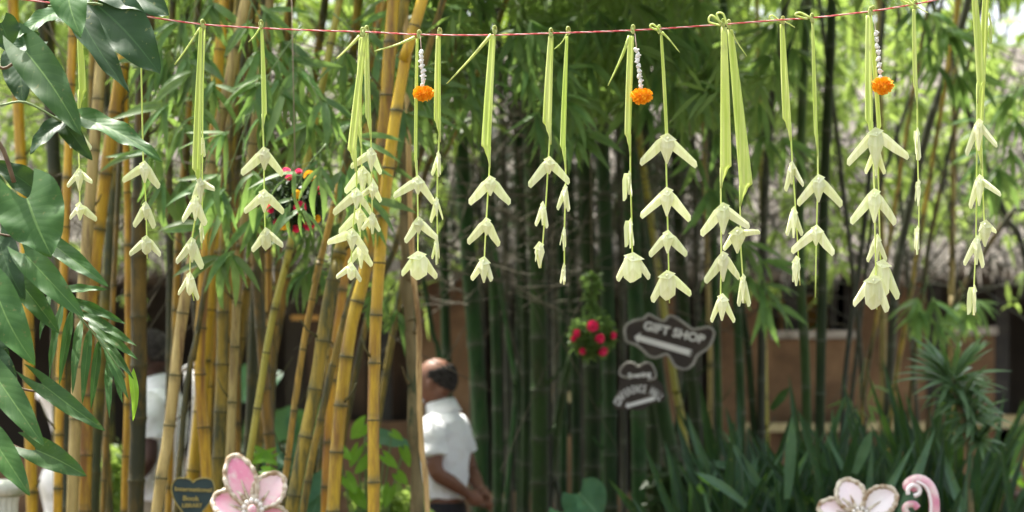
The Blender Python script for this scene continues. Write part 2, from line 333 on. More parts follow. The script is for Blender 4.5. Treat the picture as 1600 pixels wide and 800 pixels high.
# roof: curved slab + shaggy straw
def roofz(y): return EV - .02 + (y - 16.55) * .66
rb = MB(); n = 40
for k, (yy, dz) in enumerate(((16.55, 0), (18.0, 0), (19.2, 0), (19.2, .22), (18.0, .24), (16.55, .16))):
    for i in range(n + 1):
        x = -8 + 16 * i / n; rb.v.append((x, yy, roofz(yy) + dz + .035 * math.sin(i * 2.3 + k)))
for k in range(6):
    for i in range(n):
        a = k * (n + 1) + i; c = ((k + 1) % 6) * (n + 1) + i; rb.f.append((a, a + 1, c + 1, c))
roof = rb.build('roof', M_that, b0)
N = 15000
x = RNG.uniform(-5.5, 5.5, N); y = RNG.uniform(16.50, 19.25, N); y[:2600] = RNG.uniform(16.45, 16.7, 2600)
L_ = RNG.uniform(.18, .42, N); wd = RNG.uniform(.006, .018, N)
base = np.stack([x, y, EV + .16 + (y - 16.55) * .66 + RNG.uniform(-.02, .05, N)], 1)
dr = np.stack([RNG.normal(0, .35, N), -np.ones(N), -.66 + RNG.normal(0, .28, N)], 1); dr /= np.linalg.norm(dr, axis=1)[:, None]
sd = np.cross(dr, np.array([0, .5, 1.0])); sd /= np.linalg.norm(sd, axis=1)[:, None]
tip = base + dr * L_[:, None]
V = np.concatenate([base - sd * wd[:, None], base + sd * wd[:, None], tip], 1).reshape(-1, 3)
mk('straw', V, np.arange(3 * N).reshape(-1, 3), M_straw, roof, False, kind='stuff')

# ------------------------------------------------------------ leaf masses
def mass(name, C, k, Lr, wr, m, down=.6, spread=.8, parent=None, origin=None, fan=.5, tw=None):
    C = np.asarray(C); n = len(C)
    t = RNG.normal(0, 1, (n, 3)); t[:, 2] = t[:, 2] * .4 - down; t /= np.linalg.norm(t, axis=1)[:, None]
    Cr = np.repeat(C, k, 0); T = np.repeat(t, k, 0); m_ = n * k
    D = T + RNG.normal(0, spread, (m_, 3)); D[:, 2] -= down * .5; D /= np.linalg.norm(D, axis=1)[:, None]
    L = RNG.uniform(Lr * .6, Lr * 1.15, m_)[:, None]; W = RNG.uniform(wr * .7, wr * 1.2, m_)[:, None] * .5
    B = Cr - T * RNG.uniform(0, 1, (m_, 1)) * Lr * fan
    nr = RNG.normal(0, 1, (m_, 3)); nr[:, 2] += .8
    sd = np.cross(D, nr); sd /= (np.linalg.norm(sd, axis=1)[:, None] + 1e-9); nn = np.cross(sd, D)
    dz = np.array([0, 0, -1.0])
    p = [B, B + D * L * .3 - sd * W, B + D * L * .3 + sd * W, B + D * L * .66 - sd * W * .85 + dz * L * .05, B + D * L * .66 + sd * W * .85 + dz * L * .05, B + D * L + dz * L * .16]
    V = np.stack(p, 1).reshape(-1, 3); b = np.arange(m_)[:, None] * 6
    tri = np.concatenate([b + np.array([0, 1, 2]), b + np.array([3, 5, 4])], 1).reshape(-1, 3); qd = b + np.array([1, 3, 4, 2])
    org = np.array(ORG[parent.name]) if parent is not None else (np.array(origin) if origin is not None else V.mean(0) * [1, 1, 0])
    V = V - org
    me = bpy.data.meshes.new(name); nt_, nq = len(tri), len(qd)
    me.vertices.add(len(V)); me.vertices.foreach_set('co', V.ravel().astype(np.float32))
    li = np.concatenate([tri.ravel(), qd.ravel()]).astype(np.int32); me.loops.add(len(li)); me.loops.foreach_set('vertex_index', li)
    me.polygons.add(nt_ + nq); st = np.concatenate([np.arange(nt_) * 3, nt_ * 3 + np.arange(nq) * 4]).astype(np.int32)
    me.polygons.foreach_set('loop_start', st); me.update(calc_edges=True); me.materials.append(m)
    o = bpy.data.objects.new(name, me); COL.objects.link(o); ORG[o.name] = Vector(org)
    if parent is not None: o.parent = parent
    else: o.location = org
    o['kind'] = 'stuff'; return o
def fill(n, x0, x1, y0, y1, d0, d1, clump=0, dens=None):
    """cluster centres inside a frustum-shaped block seen at px/py"""
    out = []
    cl = [(rnd(x0, x1), rnd(y0, y1), rnd(d0, d1)) for _ in range(clump)] if clump else None
    while len(out) < n:
        if cl:
            c = random.choice(cl); px = random.gauss(c[0], (x1 - x0) / 14); py = random.gauss(c[1], abs(y1 - y0) / 9); d = random.gauss(c[2], .35)
        else: px, py, d = rnd(x0, x1), rnd(y0, y1), rnd(d0, d1)
        if dens and random.random() > dens(px, py): continue
        out.append(P(px, py, d))
    return np.array([tuple(p) for p in out])
# far trees beyond the roof
def fartree(px, d, h, r, label, n, m=M_far, name='broad_tree', lean=0):
    base = Vector(((px - 800) / F * d, d, 0)); t = empty(name, base, label, 'tree', 'trees beyond the thatched roof')
    tb = MB(); top = base + Vector((lean, 0, h)); tb.tube(smoothpath([base, base + Vector((lean * .2, .1, h * .35)), base + Vector((lean * .6, 0, h * .7)), top]), [.16 - .012 * i for i in range(13)], 8)
    for k in range(7):
        z = h * rnd(.3, .8); a = rnd(0, 6.28); s0 = base + Vector((lean * z / h, 0, z))
        tb.tube([s0, s0 + Vector((math.cos(a), math.sin(a), .6)) * r * .5, s0 + Vector((math.cos(a), math.sin(a), .8)) * r * .9], [.06, .04, .015], 5)
    tb.build('trunk', M_bark, t)
    cs = []
    lob = [Vector((rnd(-r, r), rnd(-r, r) * .6, rnd(h * .28, h * 1.05))) for _ in range(26)]
    for _ in range(n):
        c = random.choice(lob); q = c + Vector((random.gauss(0, r * .2), random.gauss(0, r * .2), random.gauss(0, r * .16))); cs.append(tuple(base + q + Vector((lean * q.z / h, 0, 0))))
    mass('crown', cs, 5, .26, .09, m, .3, 1.0, parent=t)
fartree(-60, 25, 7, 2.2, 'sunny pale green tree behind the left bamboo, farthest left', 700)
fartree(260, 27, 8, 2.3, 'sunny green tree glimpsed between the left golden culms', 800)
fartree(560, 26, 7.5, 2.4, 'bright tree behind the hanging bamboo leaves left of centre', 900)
fartree(880, 26, 8, 2.6, 'shadier tree behind the dark green bamboo in the centre', 1300, M_mid)  # duller leaf material puts this crown's shade into its colour
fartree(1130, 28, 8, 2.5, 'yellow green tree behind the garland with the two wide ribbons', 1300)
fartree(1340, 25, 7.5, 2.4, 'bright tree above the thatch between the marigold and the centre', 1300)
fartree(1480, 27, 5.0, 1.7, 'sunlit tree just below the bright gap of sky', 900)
fartree(1660, 26, 4.6, 1.6, 'low green tree at the edge beneath the bright gap of sky', 600)

# ------------------------------------------------------------ bamboo culms
def ring_mesh(m, nm):
    mb = MB(); prof = [(-.030, .99), (-.012, 1.06), (.0, 1.03), (.010, 1.075), (.024, .99)]; n = 14
    for z, r in prof:
        for k in range(n): a = 2 * math.pi * k / n; mb.v.append((r * math.cos(a), z * 10, r * math.sin(a)))
    for j in range(len(prof) - 1):
        for k in range(n): k2 = (k + 1) % n; mb.f.append((j * n + k, (j + 1) * n + k, (j + 1) * n + k2, j * n + k2))
    me = bpy.data.meshes.new(nm); me.from_pydata(mb.v, [], mb.f); me.materials.append(m); me.polygons.foreach_set('use_smooth', [True] * len(me.polygons)); return me
RING = ring_mesh(M_node, 'node_ring'); RINGG = ring_mesh(M_nodeg, 'node_ring')
def culm(pts, wpx, d, m, label, group, node=90, top=5.2, name='bamboo_culm', ring=None, taper=.85, cat='bamboo'):
    pts = sorted(pts, key=lambda q: -q[1]); W = [P(x, y, d) for x, y in pts]
    if W[0].z > .05:
        s = (W[1] - W[0]) / max(W[1].z - W[0].z, .01); s.x = max(-.22, min(.22, s.x)); W.insert(0, Vector((W[0].x - s.x * W[0].z * .8, d + rnd(-.05, .1), 0)))
    if W[-1].z < top:
        s = (W[-1] - W[-2]) / max(W[-1].z - W[-2].z, .01); s.x = max(-.3, min(.3, s.x)); dz = top - W[-1].z
        W.append(Vector((W[-1].x + s.x * dz, d + rnd(-.2, .35), top)))
    path = smoothpath(W, 8); r0 = wpx / F * d / 2
    # resample by node spacing
    seg = [0]
    for a, b in zip(path, path[1:]): seg.append(seg[-1] + (b - a).length)
    T = seg[-1]; ns = node / F * d
    def at(s):
        s = max(0, min(T, s))
        for i in range(len(seg) - 1):
            if s <= seg[i + 1]: return path[i].lerp(path[i + 1], (s - seg[i]) / max(seg[i + 1] - seg[i], 1e-9))
        return path[-1]
    s = rnd(0, ns); nodes = []
    while s < T: nodes.append(s); s += ns * rnd(.82, 1.18)
    ss = [0]; rr = [1.0]; nd = [0]
    for a in nodes:
        for off, k, q in ((-ns * .45, .96, 0), (-ns * .16, .98, .12), (-ns * .05, 1.02, .6), (0, 1.10, 1), (ns * .045, 1.0, .7), (ns * .16, .98, .15)):
            if 0 < a + off < T and a + off > ss[-1] + .004: ss.append(a + off); rr.append(k * rnd(.985, 1.015)); nd.append(q)
    ss.append(T); rr.append(1); nd.append(0)
    P_ = [at(s) for s in ss]; R_ = [r0 * k * (1 - (1 - taper) * s / T) for s, k in zip(ss, rr)]
    o = MB().tube(P_, R_, 12).build(name, m, None, origin=P_[0])
    tag(o, label, cat, group)
    at2 = o.data.attributes.new('nd', 'FLOAT', 'POINT'); at2.data.foreach_set('value', np.repeat(np.array(nd, dtype=np.float32), 12))
    for a in nodes:
        q = at(a)
        if wpx >= 11 and -.05 < (q.z - CZ) / q.y < .17 and random.random() < .22:
            an = rnd(-1, 1) * 1.2 + random.choice((0, math.pi)); L_ = rnd(.02, .12); h_ = Vector((math.cos(an), -abs(math.sin(an)) * .6, rnd(.4, 1.4))).normalized()
            MB().tube([q, q + h_ * (r0 + L_ * .6), q + h_ * (r0 + L_) + Vector((0, 0, L_ * .25))], [r0 * .22, r0 * .16, r0 * .09], 5).build('branch_stub', M_node if m not in (M_green, M_dark) else m, o)
    for a in nodes:
        q = at(a)
        if not -.3 < (q.z - CZ) / q.y < .2: continue
        dd = (at(a + .03) - at(a - .03)).normalized()
        r = r0 * (1 - (1 - taper) * a / T)
        inst('node', ring or (RING if m not in (M_green, M_dark) else RINGG), o, frame(q, dd, Vector((0, -1, .01)), r * 1.07) @ Matrix.Diagonal((1, min(1, .011 / max(r, .004)) , 1, 1)))
    return o
GL = 'golden bamboo culms of the left clump'; GC = 'dark green culms of the central clump'; GR = 'thin culms in front of the building on the right'
CUL = [
 ([(20,0),(30,200),(42,450),(50,800)],19,9.6,M_gold,'golden culm nearest the left edge, behind the large climber leaves',GL),
 ([(78,0),(84,300),(88,560),(92,800)],17,11,M_olive,'dark brown culm behind the arrow-shaped climber leaf',GL),
 ([(72,80),(84,250),(95,450),(103,620),(107,800)],24,10.3,M_olive,'stout mossy culm behind the upper climber leaves',GL),
 ([(205,0),(188,120),(165,270),(150,400),(138,520),(132,800)],22,9.1,M_gold,'bright golden culm leaning right between the two leftmost garlands',GL),
 ([(150,0),(145,200),(147,400),(158,560)],15,10.4,M_goldb,'slender brownish golden culm left of the bright leaning one',GL),
 ([(134,400),(128,500),(119,640),(113,800)],20,8.9,M_tan,'dry tan culm below the arrow-shaped lowest climber leaf',GL),
 ([(232,0),(222,200),(217,400),(217,600),(212,800)],27,9.2,M_olive,'thick mossy culm hiding the face of the man at left',GL),
 ([(196,200),(200,400),(200,600),(194,800)],12,9.4,M_gold,'slim golden culm hugging the thick mossy one',GL),
 ([(163,500),(152,640),(146,800)],20,9.5,M_olive,'mossy culm standing before the white urn',GL),
 ([(176,480),(168,640),(160,800)],9,9.3,M_goldb,'very thin golden culm by the right side of the white urn',GL),
 ([(100,420),(94,600),(90,800)],15,9.0,M_gold,'golden culm crossing the left half of the white urn',GL),
 ([(270,0),(264,250),(266,450),(264,640),(260,800)],13,10.2,M_olive,'dark culm just right of the man at left',GL),
 ([(330,260),(302,400),(284,500),(263,680),(245,800)],19,8.7,M_tan,'pale dry culm leaning in front of the man at left',GL),
 ([(322,440),(308,520),(292,600),(283,700),(276,800)],10,9.0,M_goldb,'golden culm leaning beside the white slatted chair',GL),
 ([(350,0),(336,200),(320,420),(312,560),(320,700),(326,800)],19,9.1,M_gold,'golden culm right above the heart-shaped sign',GL),
 ([(362,200),(350,430),(346,600),(338,800)],20,9.4,M_goldb,'stained golden culm right of the heart-shaped sign',GL),
 ([(392,250),(375,400),(366,560),(356,800)],15,9.0,M_tan,'dry tan culm rising behind the pink flower ornament',GL),
 ([(408,150),(400,400),(395,560),(384,800)],16,9.6,M_olive,'olive culm behind the dry tan one, over the pink flower ornament',GL),
 ([(470,300),(450,400),(425,500),(405,620),(386,740),(380,800)],12,8.8,M_lime,'yellow green culm leaning over the pink flower ornament',GL),
 ([(396,300),(403,450),(416,620),(424,720),(430,800)],19,9.5,M_goldb,'culm with a reddish lower stem right of the pink flower ornament',GL),
 ([(288,0),(290,250),(304,430),(318,600)],20,10.7,M_olive,'broad brown culm behind the second garland from the left',GL),
 ([(300,120),(284,300),(276,440),(272,560),(266,700)],12,9.9,M_goldb,'golden brown culm left of the second garland',GL),
 ([(402,60),(372,200),(352,290),(335,420)],20,9.8,M_gold,'golden culm between the second and third garland',GL),
 ([(455,0),(436,120),(418,240),(392,420),(372,560)],16,10.1,M_goldb,'golden culm passing behind the third garland',GL),
 ([(330,0),(318,150),(312,300),(330,420)],18,10.6,M_olive,'shadowed brown culm at the top behind the second garland',GL),
 ([(500,60),(480,210),(472,330),(440,480)],14,10.5,M_goldb,'golden culm behind the hanging ball of pink and yellow flowers',GL),
 ([(520,330),(500,410),(471,560),(447,740),(440,800)],11,8.9,M_goldb,'thin golden culm standing alone before the dark opening',GL),
 ([(560,280),(530,400),(512,480),(490,620),(455,800)],22,8.7,M_goldb,'stout golden culm leaning far left at its foot',GL),
 ([(612,40),(600,200),(575,400),(547,520),(530,660),(520,800)],22,8.5,M_gold,'golden culm with greyish middle behind the triple garland',GL),
 ([(585,360),(560,430),(530,530),(498,670),(480,760)],12,8.9,M_goldb,'narrow golden culm crossing between two stout ones',GL),
 ([(540,420),(522,560),(512,700),(508,800)],15,9.3,M_gold,'golden culm seen between the two stout leaning ones',GL),
 ([(660,0),(634,90),(607,260),(592,420),(584,600),(584,800)],20,8.3,M_gold,'brightest golden culm, upright, rightmost of the left clump',GL),
 ([(560,0),(545,150),(540,300),(528,420)],16,10.3,M_goldb,'golden brown culm behind the triple garland',GL),
 ([(685,150),(640,300),(620,380),(560,560)],11,10.0,M_goldb,'thin brown culm slanting from upper right behind the fifth garland',GL),
 ([(790,0),(772,50),(700,230),(650,330)],11,10.8,M_goldb,'thin brown culm slanting across the top right of the left clump',GL),
 # centre
 ([(715,0),(722,250),(738,480),(750,650),(752,800)],26,12.2,M_green,'green culm immediately right of the man in the white shirt',GC),
 ([(752,0),(765,300),(776,560),(778,800)],17,12.6,M_green,'slender green culm second to the right of the man in white',GC),
 ([(790,500),(805,600),(797,720),(790,800)],8,12.0,M_green,'thin curved green culm between the man and the flower ball',GC),
 ([(800,0),(812,300),(822,560),(820,800)],16,12.8,M_green,'dark green culm left of the pair before the cream opening',GC),
 ([(818,0),(832,250),(842,500),(843,800)],28,12.1,M_green,'broad dark green culm left of the cream window opening',GC),
 ([(856,200),(858,500),(860,800)],9,12.4,M_dark,'thin blackish culm at the edge of the cream window opening',GC),
 ([(905,520),(884,590),(868,680),(860,760)],14,12.9,M_green,'pale green culm leaning in front of the cream window opening',GC),
 ([(880,0),(890,300),(899,600),(900,800)],16,12.6,M_green,'dark culm behind the left side of the red flower ball',GC),
 ([(905,0),(915,300),(924,560),(926,800)],24,12.0,M_green,'stout culm hidden behind the red flower ball',GC),
 ([(936,0),(944,300),(952,560),(954,800)],23,11.6,M_green,'brighter green culm between the flower ball and the arrow signs',GC),
 ([(975,0),(985,300),(996,560),(999,800)],25,11.7,M_green,'green culm carrying the small curved arrow sign',GC),
 ([(1000,0),(1010,300),(1020,600),(1022,800)],22,12.5,M_green,'dark culm behind the left half of the large arrow sign',GC),
 ([(1008,430),(1028,600),(1046,700),(1058,800)],27,12.0,M_green,'thick culm splaying right beneath the small curved sign',GC),
 ([(1040,500),(1054,600),(1066,660),(1084,800)],12,11.6,M_lime,'yellowish culm slanting down beneath the large arrow sign',GC),
 ([(1050,0),(1058,300),(1070,500),(1086,650),(1088,800)],18,12.3,M_green,'green culm below the right half of the large arrow sign',GC),
 ([(1105,400),(1110,600),(1108,800)],9,11.9,M_tan,'pale dry culm right below the tip of the large arrow sign',GC),
 ([(1108,0),(1112,250),(1122,600),(1124,800)],11,12.4,M_green,'thin green culm right of the pale dry one',GC),
 ([(1130,0),(1142,300),(1155,560),(1160,800)],15,11.8,M_green,'green culm under the garland with two wide ribbons',GC),
 ([(1150,420),(1170,560),(1185,800)],12,12.2,M_green,'slightly leaning green culm left of the brown wall',GC),
 ([(682,100),(690,300),(697,520),(706,800)],15,13.2,M_green,'dark culm behind the head of the man in white',GC),
 ([(865,0),(872,250),(880,520),(880,800)],14,13.0,M_green,'dim culm behind the cream window opening',GC),
 ([(965,200),(972,500),(976,800)],10,12.9,M_dark,'thin dark culm left of the small curved sign',GC),
  ([(760,380),(800,520),(850,700),(880,800)],8,12.9,M_dark,'thin dark culm slanting right between the man and the flower ball',GC),
 ([(1180,250),(1120,430),(1070,600),(1040,780)],9,12.6,M_green,'thin green culm slanting behind the large arrow sign',GC),
 # right
 ([(1228,0),(1205,180),(1194,330),(1190,560),(1188,800)],14,12.2,M_dark,'dark culm left of the thirteenth garland',GR),
 ([(1300,0),(1294,150),(1287,320),(1284,480),(1280,700)],17,11.6,M_green,'dark upright culm behind the tall two-bird garland',GR),
 ([(1262,0),(1252,200),(1250,400),(1258,560),(1262,720)],16,11.8,M_green,'dark culm just left of the one behind the two-bird garland',GR),
 ([(1195,560),(1198,680),(1199,800)],8,12.8,M_lime,'short yellowish culm before the left edge of the brown wall',GR),
 ([(1365,200),(1345,400),(1328,520),(1318,620),(1314,740)],9,11.7,M_dark,'thin dark culm against the brown wall below the white cap',GR),
 ([(1300,150),(1318,300),(1334,440),(1345,560),(1352,700)],8,12.0,M_dark,'thin dark culm curving right past the yellow leaves',GR),
 ([(1378,400),(1380,560),(1378,720)],11,12.6,M_tan,'straight tan pole beside the dark doorway',GR),
 ([(1374,470),(1362,540),(1348,640),(1342,760)],7,11.9,M_goldb,'thin golden culm crossing in front of the tan pole',GR),
 ([(1436,380),(1420,480),(1402,580),(1385,720)],8,11.9,M_goldb,'thin golden culm slanting in front of the wide brown pier',GR),
 ([(1488,380),(1487,470),(1488,600)],10,12.8,M_tan,'short tan pole rising behind the spiky rosette plant',GR),
 ([(1502,40),(1488,90),(1450,200),(1420,330),(1400,430),(1392,560)],15,12.0,M_dark,'dark culm leaning right behind the last single garland',GR),
 ([(1455,60),(1430,130),(1395,230),(1368,320),(1350,450)],7,12.3,M_dark,'thin dark culm slanting beside the marigold tassel on the right',GR),
 ([(1640,250),(1590,320),(1535,400),(1475,540)],9,12.2,M_olive,'olive culm slanting down from the right edge',GR),
 ([(1515,180),(1545,270),(1572,340),(1610,440)],11,13.0,M_dark,'blurred dark culm leaning left behind the last garland',GR),
 ([(1480,250),(1452,380),(1440,480),(1425,600)],8,12.5,M_olive,'slim olive culm through the bright green tuft',GR),
 ([(1405,0),(1400,150),(1408,320),(1420,460)],7,13.2,M_dark,'hair-thin dark culm between the marigold and the last single garland',GR),
]
for c in CUL: culm(*c[:6], node=84 if c[2] < 11 else 72)
# crowded culms deep in the left clump
for i in range(9):
    x = 322 + i * 13.5 + rnd(-5, 5); l = rnd(-6, 36)
    culm([(x + l, 0), (x + l * .35, 400), (x - l * .3, 800)], rnd(9, 14), rnd(9.7, 10.5), random.choice((M_goldb, M_gold, M_lime, M_goldb)),
         'slim golden cane crowded between the stouter culms of the golden clump', 'slim canes crowded inside the golden clump', node=72)
for i in range(26):
    x = 60 + i * 22 + rnd(-8, 8); l = rnd(-25, 25)
    if 50 < x < 170 or 190 < x < 315 or 425 < x < 660: continue
    culm([(x + l, 0), (x + l * .3, 400), (x - l * .3, 800)], rnd(9, 15), rnd(10.6, 11.6), M_olive,
         'shaded mossy culm half-hidden in the crowded back rows of the golden clump', 'culms crowded at the back of the golden clump', node=80)
for i in range(15):
    x = 700 + i * 30 + rnd(-8, 8); l = rnd(-22, 16)
    culm([(x + l, 0), (x + l * .3, 400), (x, 800)], rnd(8, 16), rnd(13.2, 14.3), random.choice((M_dark, M_dark, M_green)),
         'half-hidden dark culm in the crowded back rows of the green clump', 'culms crowded at the back of the green clump', node=80)

# ------------------------------------------------------------ dry twigs (too many to count)
def twigs(name, n, x0, x1, y0, y1, d0, d1, rr, m=M_twig, ang=1.3):
    mb = MB()
    for _ in range(n):
        p = P(rnd(x0, x1), rnd(y0, y1), rnd(d0, d1)); a = random.gauss(0, ang); L = rnd(.25, 1.0)
        q = Vector((math.sin(a), rnd(-.4, .4), math.cos(a))) * L
        mb.tube([p, p + q * .5 + Vector((0, 0, rnd(-.05, .05))), p + q], [rr, rr * .8, rr * .4], 3, cap=False)
    return mb.build(name, m, None, kind='stuff')
tag(twigs('dry_twigs', 420, 680, 1120, 150, 480, 11.2, 13.8, .0035), 'tangle of thin dry twigs among the dark green culms', 'twigs')
tag(twigs('thin_branches', 220, 1120, 1640, 20, 470, 12.5, 15, .006, M_dark), 'tangle of thin dark branches above the brown wall on the right', 'twigs')
tag(twigs('fine_twigs', 260, 100, 700, 60, 440, 9.4, 11.5, .003), 'fine pale twigs among the golden culms', 'twigs')

# ------------------------------------------------------------ foliage of the bamboo, middle and far layers
tag(mass('bamboo_foliage', fill(620, 640, 1140, -60, 150, 9.6, 12.5, 26), 6, .17, .022, M_bfol), 'mass of fresh green bamboo leaves over the centre', 'foliage')
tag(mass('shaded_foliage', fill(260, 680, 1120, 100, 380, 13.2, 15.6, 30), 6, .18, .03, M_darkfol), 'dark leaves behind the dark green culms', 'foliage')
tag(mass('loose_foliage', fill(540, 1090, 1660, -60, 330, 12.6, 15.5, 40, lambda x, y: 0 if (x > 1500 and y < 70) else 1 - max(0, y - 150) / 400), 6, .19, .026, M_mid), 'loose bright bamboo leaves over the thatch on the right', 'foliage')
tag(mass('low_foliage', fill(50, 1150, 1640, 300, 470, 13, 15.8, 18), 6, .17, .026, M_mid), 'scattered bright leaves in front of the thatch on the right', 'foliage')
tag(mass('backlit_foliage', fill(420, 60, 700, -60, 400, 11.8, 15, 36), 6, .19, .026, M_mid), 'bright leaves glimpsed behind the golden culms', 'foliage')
tag(mass('backlit_foliage', fill(220, -20, 220, -20, 330, 12, 15, 22), 6, .19, .03, M_mid), 'bright leaves behind the big climber leaves at left', 'foliage')
tag(mass('clump_foliage', fill(380, 220, 700, -80, 230, 9.4, 10.6, 24), 6, .16, .020, M_bfol), 'mass of bamboo leaves hanging among the golden culms', 'foliage')
# unseen crowns of the clumps, placed and thinned overhead to shade the scene
C = []
while len(C) < 6000:
    x, y = (rnd(-5.5, 5.5) if random.random() < .8 else rnd(-.7, 1.3)), rnd(8.4, 17.5)
    if x > .8 and y > 11.3 and random.random() < .97: continue
    if x < -.5 and random.random() < .35: continue
    if x < -.4 and y < 10.5 and random.random() < .5: continue
    if abs(x + .9) < 1.3 and 10.8 < y < 13.6 and random.random() < .6: continue
    C.append((x, y, CZ + .175 * y + rnd(.05, 2.2) ** 1.15))
tag(mass('shading_crowns', C, 6, .24, .045, M_bfol), 'unseen crowns of the bamboo clumps overhead, shaped to shade the grove', 'foliage')

# ------------------------------------------------------------ surfaces for single leaves
def surf(base, tip, W, nrm, prof, cup=.1, droop=.1, wave=0.0, nt_=14, ns_=6, lobe=0.0, ph=0.0, side=0.0):
    base = Vector(base); tip = Vector(tip); ax = tip - base; L = ax.length; ax.normalize()
    nz = nrm - ax * nrm.dot(ax); nz.normalize(); sx = ax.cross(nz); v = []; f = []; uv = []
    for i in range(nt_ + 1):
        t = i / nt_; w_ = prof(t) * W * .5
        for j in range(-ns_, ns_ + 1):
            s = j / ns_
            tt = t - lobe * abs(s) ** 1.6 * (1 - t) ** 3
            h = cup * W * abs(s) ** 1.2 * (w_ / (W * .5)) * .5 - droop * L * (t - .45) ** 2 + wave * W * math.sin(t * 17 + ph + s) * abs(s) ** 2 + side * L * t * t * 0
            v.append(base + ax * (L * tt) + sx * (w_ * s + side * L * math.sin(t * math.pi)) + nz * h); uv.append((.5 + s * .5, t))
    n = 2 * ns_ + 1
    for i in range(nt_):
        for j in range(n - 1): a = i * n + j; f.append((a, a + 1, a + n + 1, a + n))
    return v, f, uv
def pr_heart(t): return max(.0, (math.sin(math.pi * min(1, (t * .96 + .04)) ** .62)) ** .75) * (1 if t < .999 else 0)
def pr_lance(t): return max(.0, math.sin(math.pi * t ** .7) ** .8) if 0 < t < 1 else .02
def pr_blade(t): return (.55 + .45 * math.sin(min(1, t * 1.6) * math.pi * .5)) * (1 - max(0, t - .62) ** 1.6 / .38 ** 1.6) + .01
def pr_round(t): return max(.02, math.sqrt(max(0, 1 - (2 * t - 1) ** 2)))
def leafobj(name, parent, m, *a, **k):
    v, f, uv = surf(*a, **k); return mk(name, v, f, m, parent, True, uv=uv)
# shared bamboo leaf meshes (+Y along the leaf, unit length)
BL = []
for k in range(5):
    v, f, uv = surf((0, 0, 0), (0, 1, 0), .115 + .02 * (k % 3), Vector((0, 0, 1)), pr_lance, cup=.35, droop=.18 + .12 * k, nt_=8, ns_=1, side=.03 * (k - 2))
    me = bpy.data.meshes.new('bamboo_leaf'); me.from_pydata([tuple(p) for p in v], [], f); me.materials.append(M_bleaf); me.polygons.foreach_set('use_smooth', [True] * len(me.polygons)); BL.append(me)
def spray(p0, p1, d, label, n=9, L=.15, per=6, dd=0, m=None, group='bamboo branches hanging in front of the golden clump'):
    a = P(*p0, d); b = P(*p1, d + dd); o = empty('bamboo_branch', a, label, 'branch', group)
    mid = a.lerp(b, .5) + Vector((0, 0, (b - a).length * .1)); path = smoothpath([a, mid, b], 6)
    tb = MB().tube(path, [.0035 - .0025 * i / (len(path) - 1) for i in range(len(path))], 5)
    cl = []
    for i in range(n):
        t = (i + .6) / n; q = path[min(len(path) - 2, int(t * (len(path) - 1)))].lerp(path[min(len(path) - 1, int(t * (len(path) - 1)) + 1)], (t * (len(path) - 1)) % 1)
        ax = (path[-1] - path[0]).normalized(); s = 1 if i % 2 else -1
        dr = (ax + Vector((0, 0, 1)).cross(ax) * 0 + Vector((ax.z, rnd(-.5, .5), -ax.x)) * s * rnd(.5, 1.1) + Vector((0, 0, -.25))).normalized()
        e = q + dr * rnd(.05, .16) if i < n - 1 else path[-1]
        tb.tube([q, q.lerp(e, .5) + Vector((0, 0, .005)), e], [.0014, .0012, .0008], 4); cl.append((e, dr if i < n - 1 else ax))
    tb.build('twig', M_stemg, o)
    for e, dr in cl:
        for j in range(per):
            an = (j - (per - 1) / 2) / max(1, (per - 1)) * 2.0 + rnd(-.2, .2)
            pv = Vector((dr.z, 0, -dr.x)); q = (dr * math.cos(an) + pv * math.sin(an) + Vector((0, rnd(-.45, .45), -rnd(.25, .75)))).normalized()
            nr = Vector((rnd(-.6, .6), -1 + rnd(-.3, .8), rnd(.2, 1.2)))
            inst('leaf', random.choice(BL), o, frame(e - dr * rnd(0, .035), q, nr, L * rnd(.8, 1.45), 1.12))
    return o
SP = [
 ((470,40),(345,300),8.3,'drooping bamboo branch between the second and third garland',9,.15,6),
 ((330,60),(250,290),8.6,'bamboo branch falling left behind the second garland',8,.15,6),
 ((480,120),(560,330),8.2,'bamboo branch hanging between the third and triple garland',8,.14,6),
 ((520,20),(640,180),8.7,'bamboo branch arching behind the triple garland toward the fifth',8,.15,6),
 ((420,250),(345,400),8.4,'low bamboo branch under the third garland',6,.14,6),
 ((510,225),(450,320),7.75,'bamboo branch drooping over the pink and yellow flower ball',4,.12,4),
 ((540,290),(470,430),9.4,'bright bamboo branch below the pink and yellow flower ball',6,.13,6),
 ((380,-20),(440,130),8.6,'bamboo branch at the very top above the third garland',7,.15,6),
 ((600,60),(560,270),8.9,'bamboo branch just left of the fifth garland',6,.14,5),
 ((330,-30),(260,120),8.8,'bamboo branch at the very top above the second garland',7,.15,6),
 ((640,-20),(740,150),9.2,'bamboo branch arching across the sixth garland',8,.15,6),
 ((800,-10),(860,190),9.2,'bamboo branch behind the seventh garland, hanging lowest there',9,.15,7),
 ((850,90),(905,220),9.4,'small bamboo branch between the seventh and eighth garland',6,.14,7),
 ((700,-40),(800,90),9.5,'bamboo branch spreading over the sixth and seventh garland tops',8,.15,7),
 ((930,-30),(880,130),9.6,'bamboo branch above the eighth garland',8,.16,7),
 ((960,-20),(1060,140),9.6,'bamboo branch above the white and marigold tassel in the centre',8,.16,7),
 ((1090,-40),(1010,170),9.9,'bamboo branch hanging behind the four-bird garland',9,.16,7),
 ((1060,20),(1110,300),10.2,'long bamboo branch left of the two wide ribbons',10,.16,6),
 ((1240,-20),(1190,220),10.6,'bamboo branch right of the two wide ribbons',8,.16,6),
 ((1130,350),(1200,470),10.6,'low bamboo branch right of the lowest birds',6,.17,5),
 ((1420,-20),(1500,120),10.8,'bamboo branch at the top beside the last single garland',8,.17,6),
 ((1600,110),(1545,280),11.0,'bamboo branch under the bright gap of sky',8,.17,6),
]
for s in SP: spray(*s)
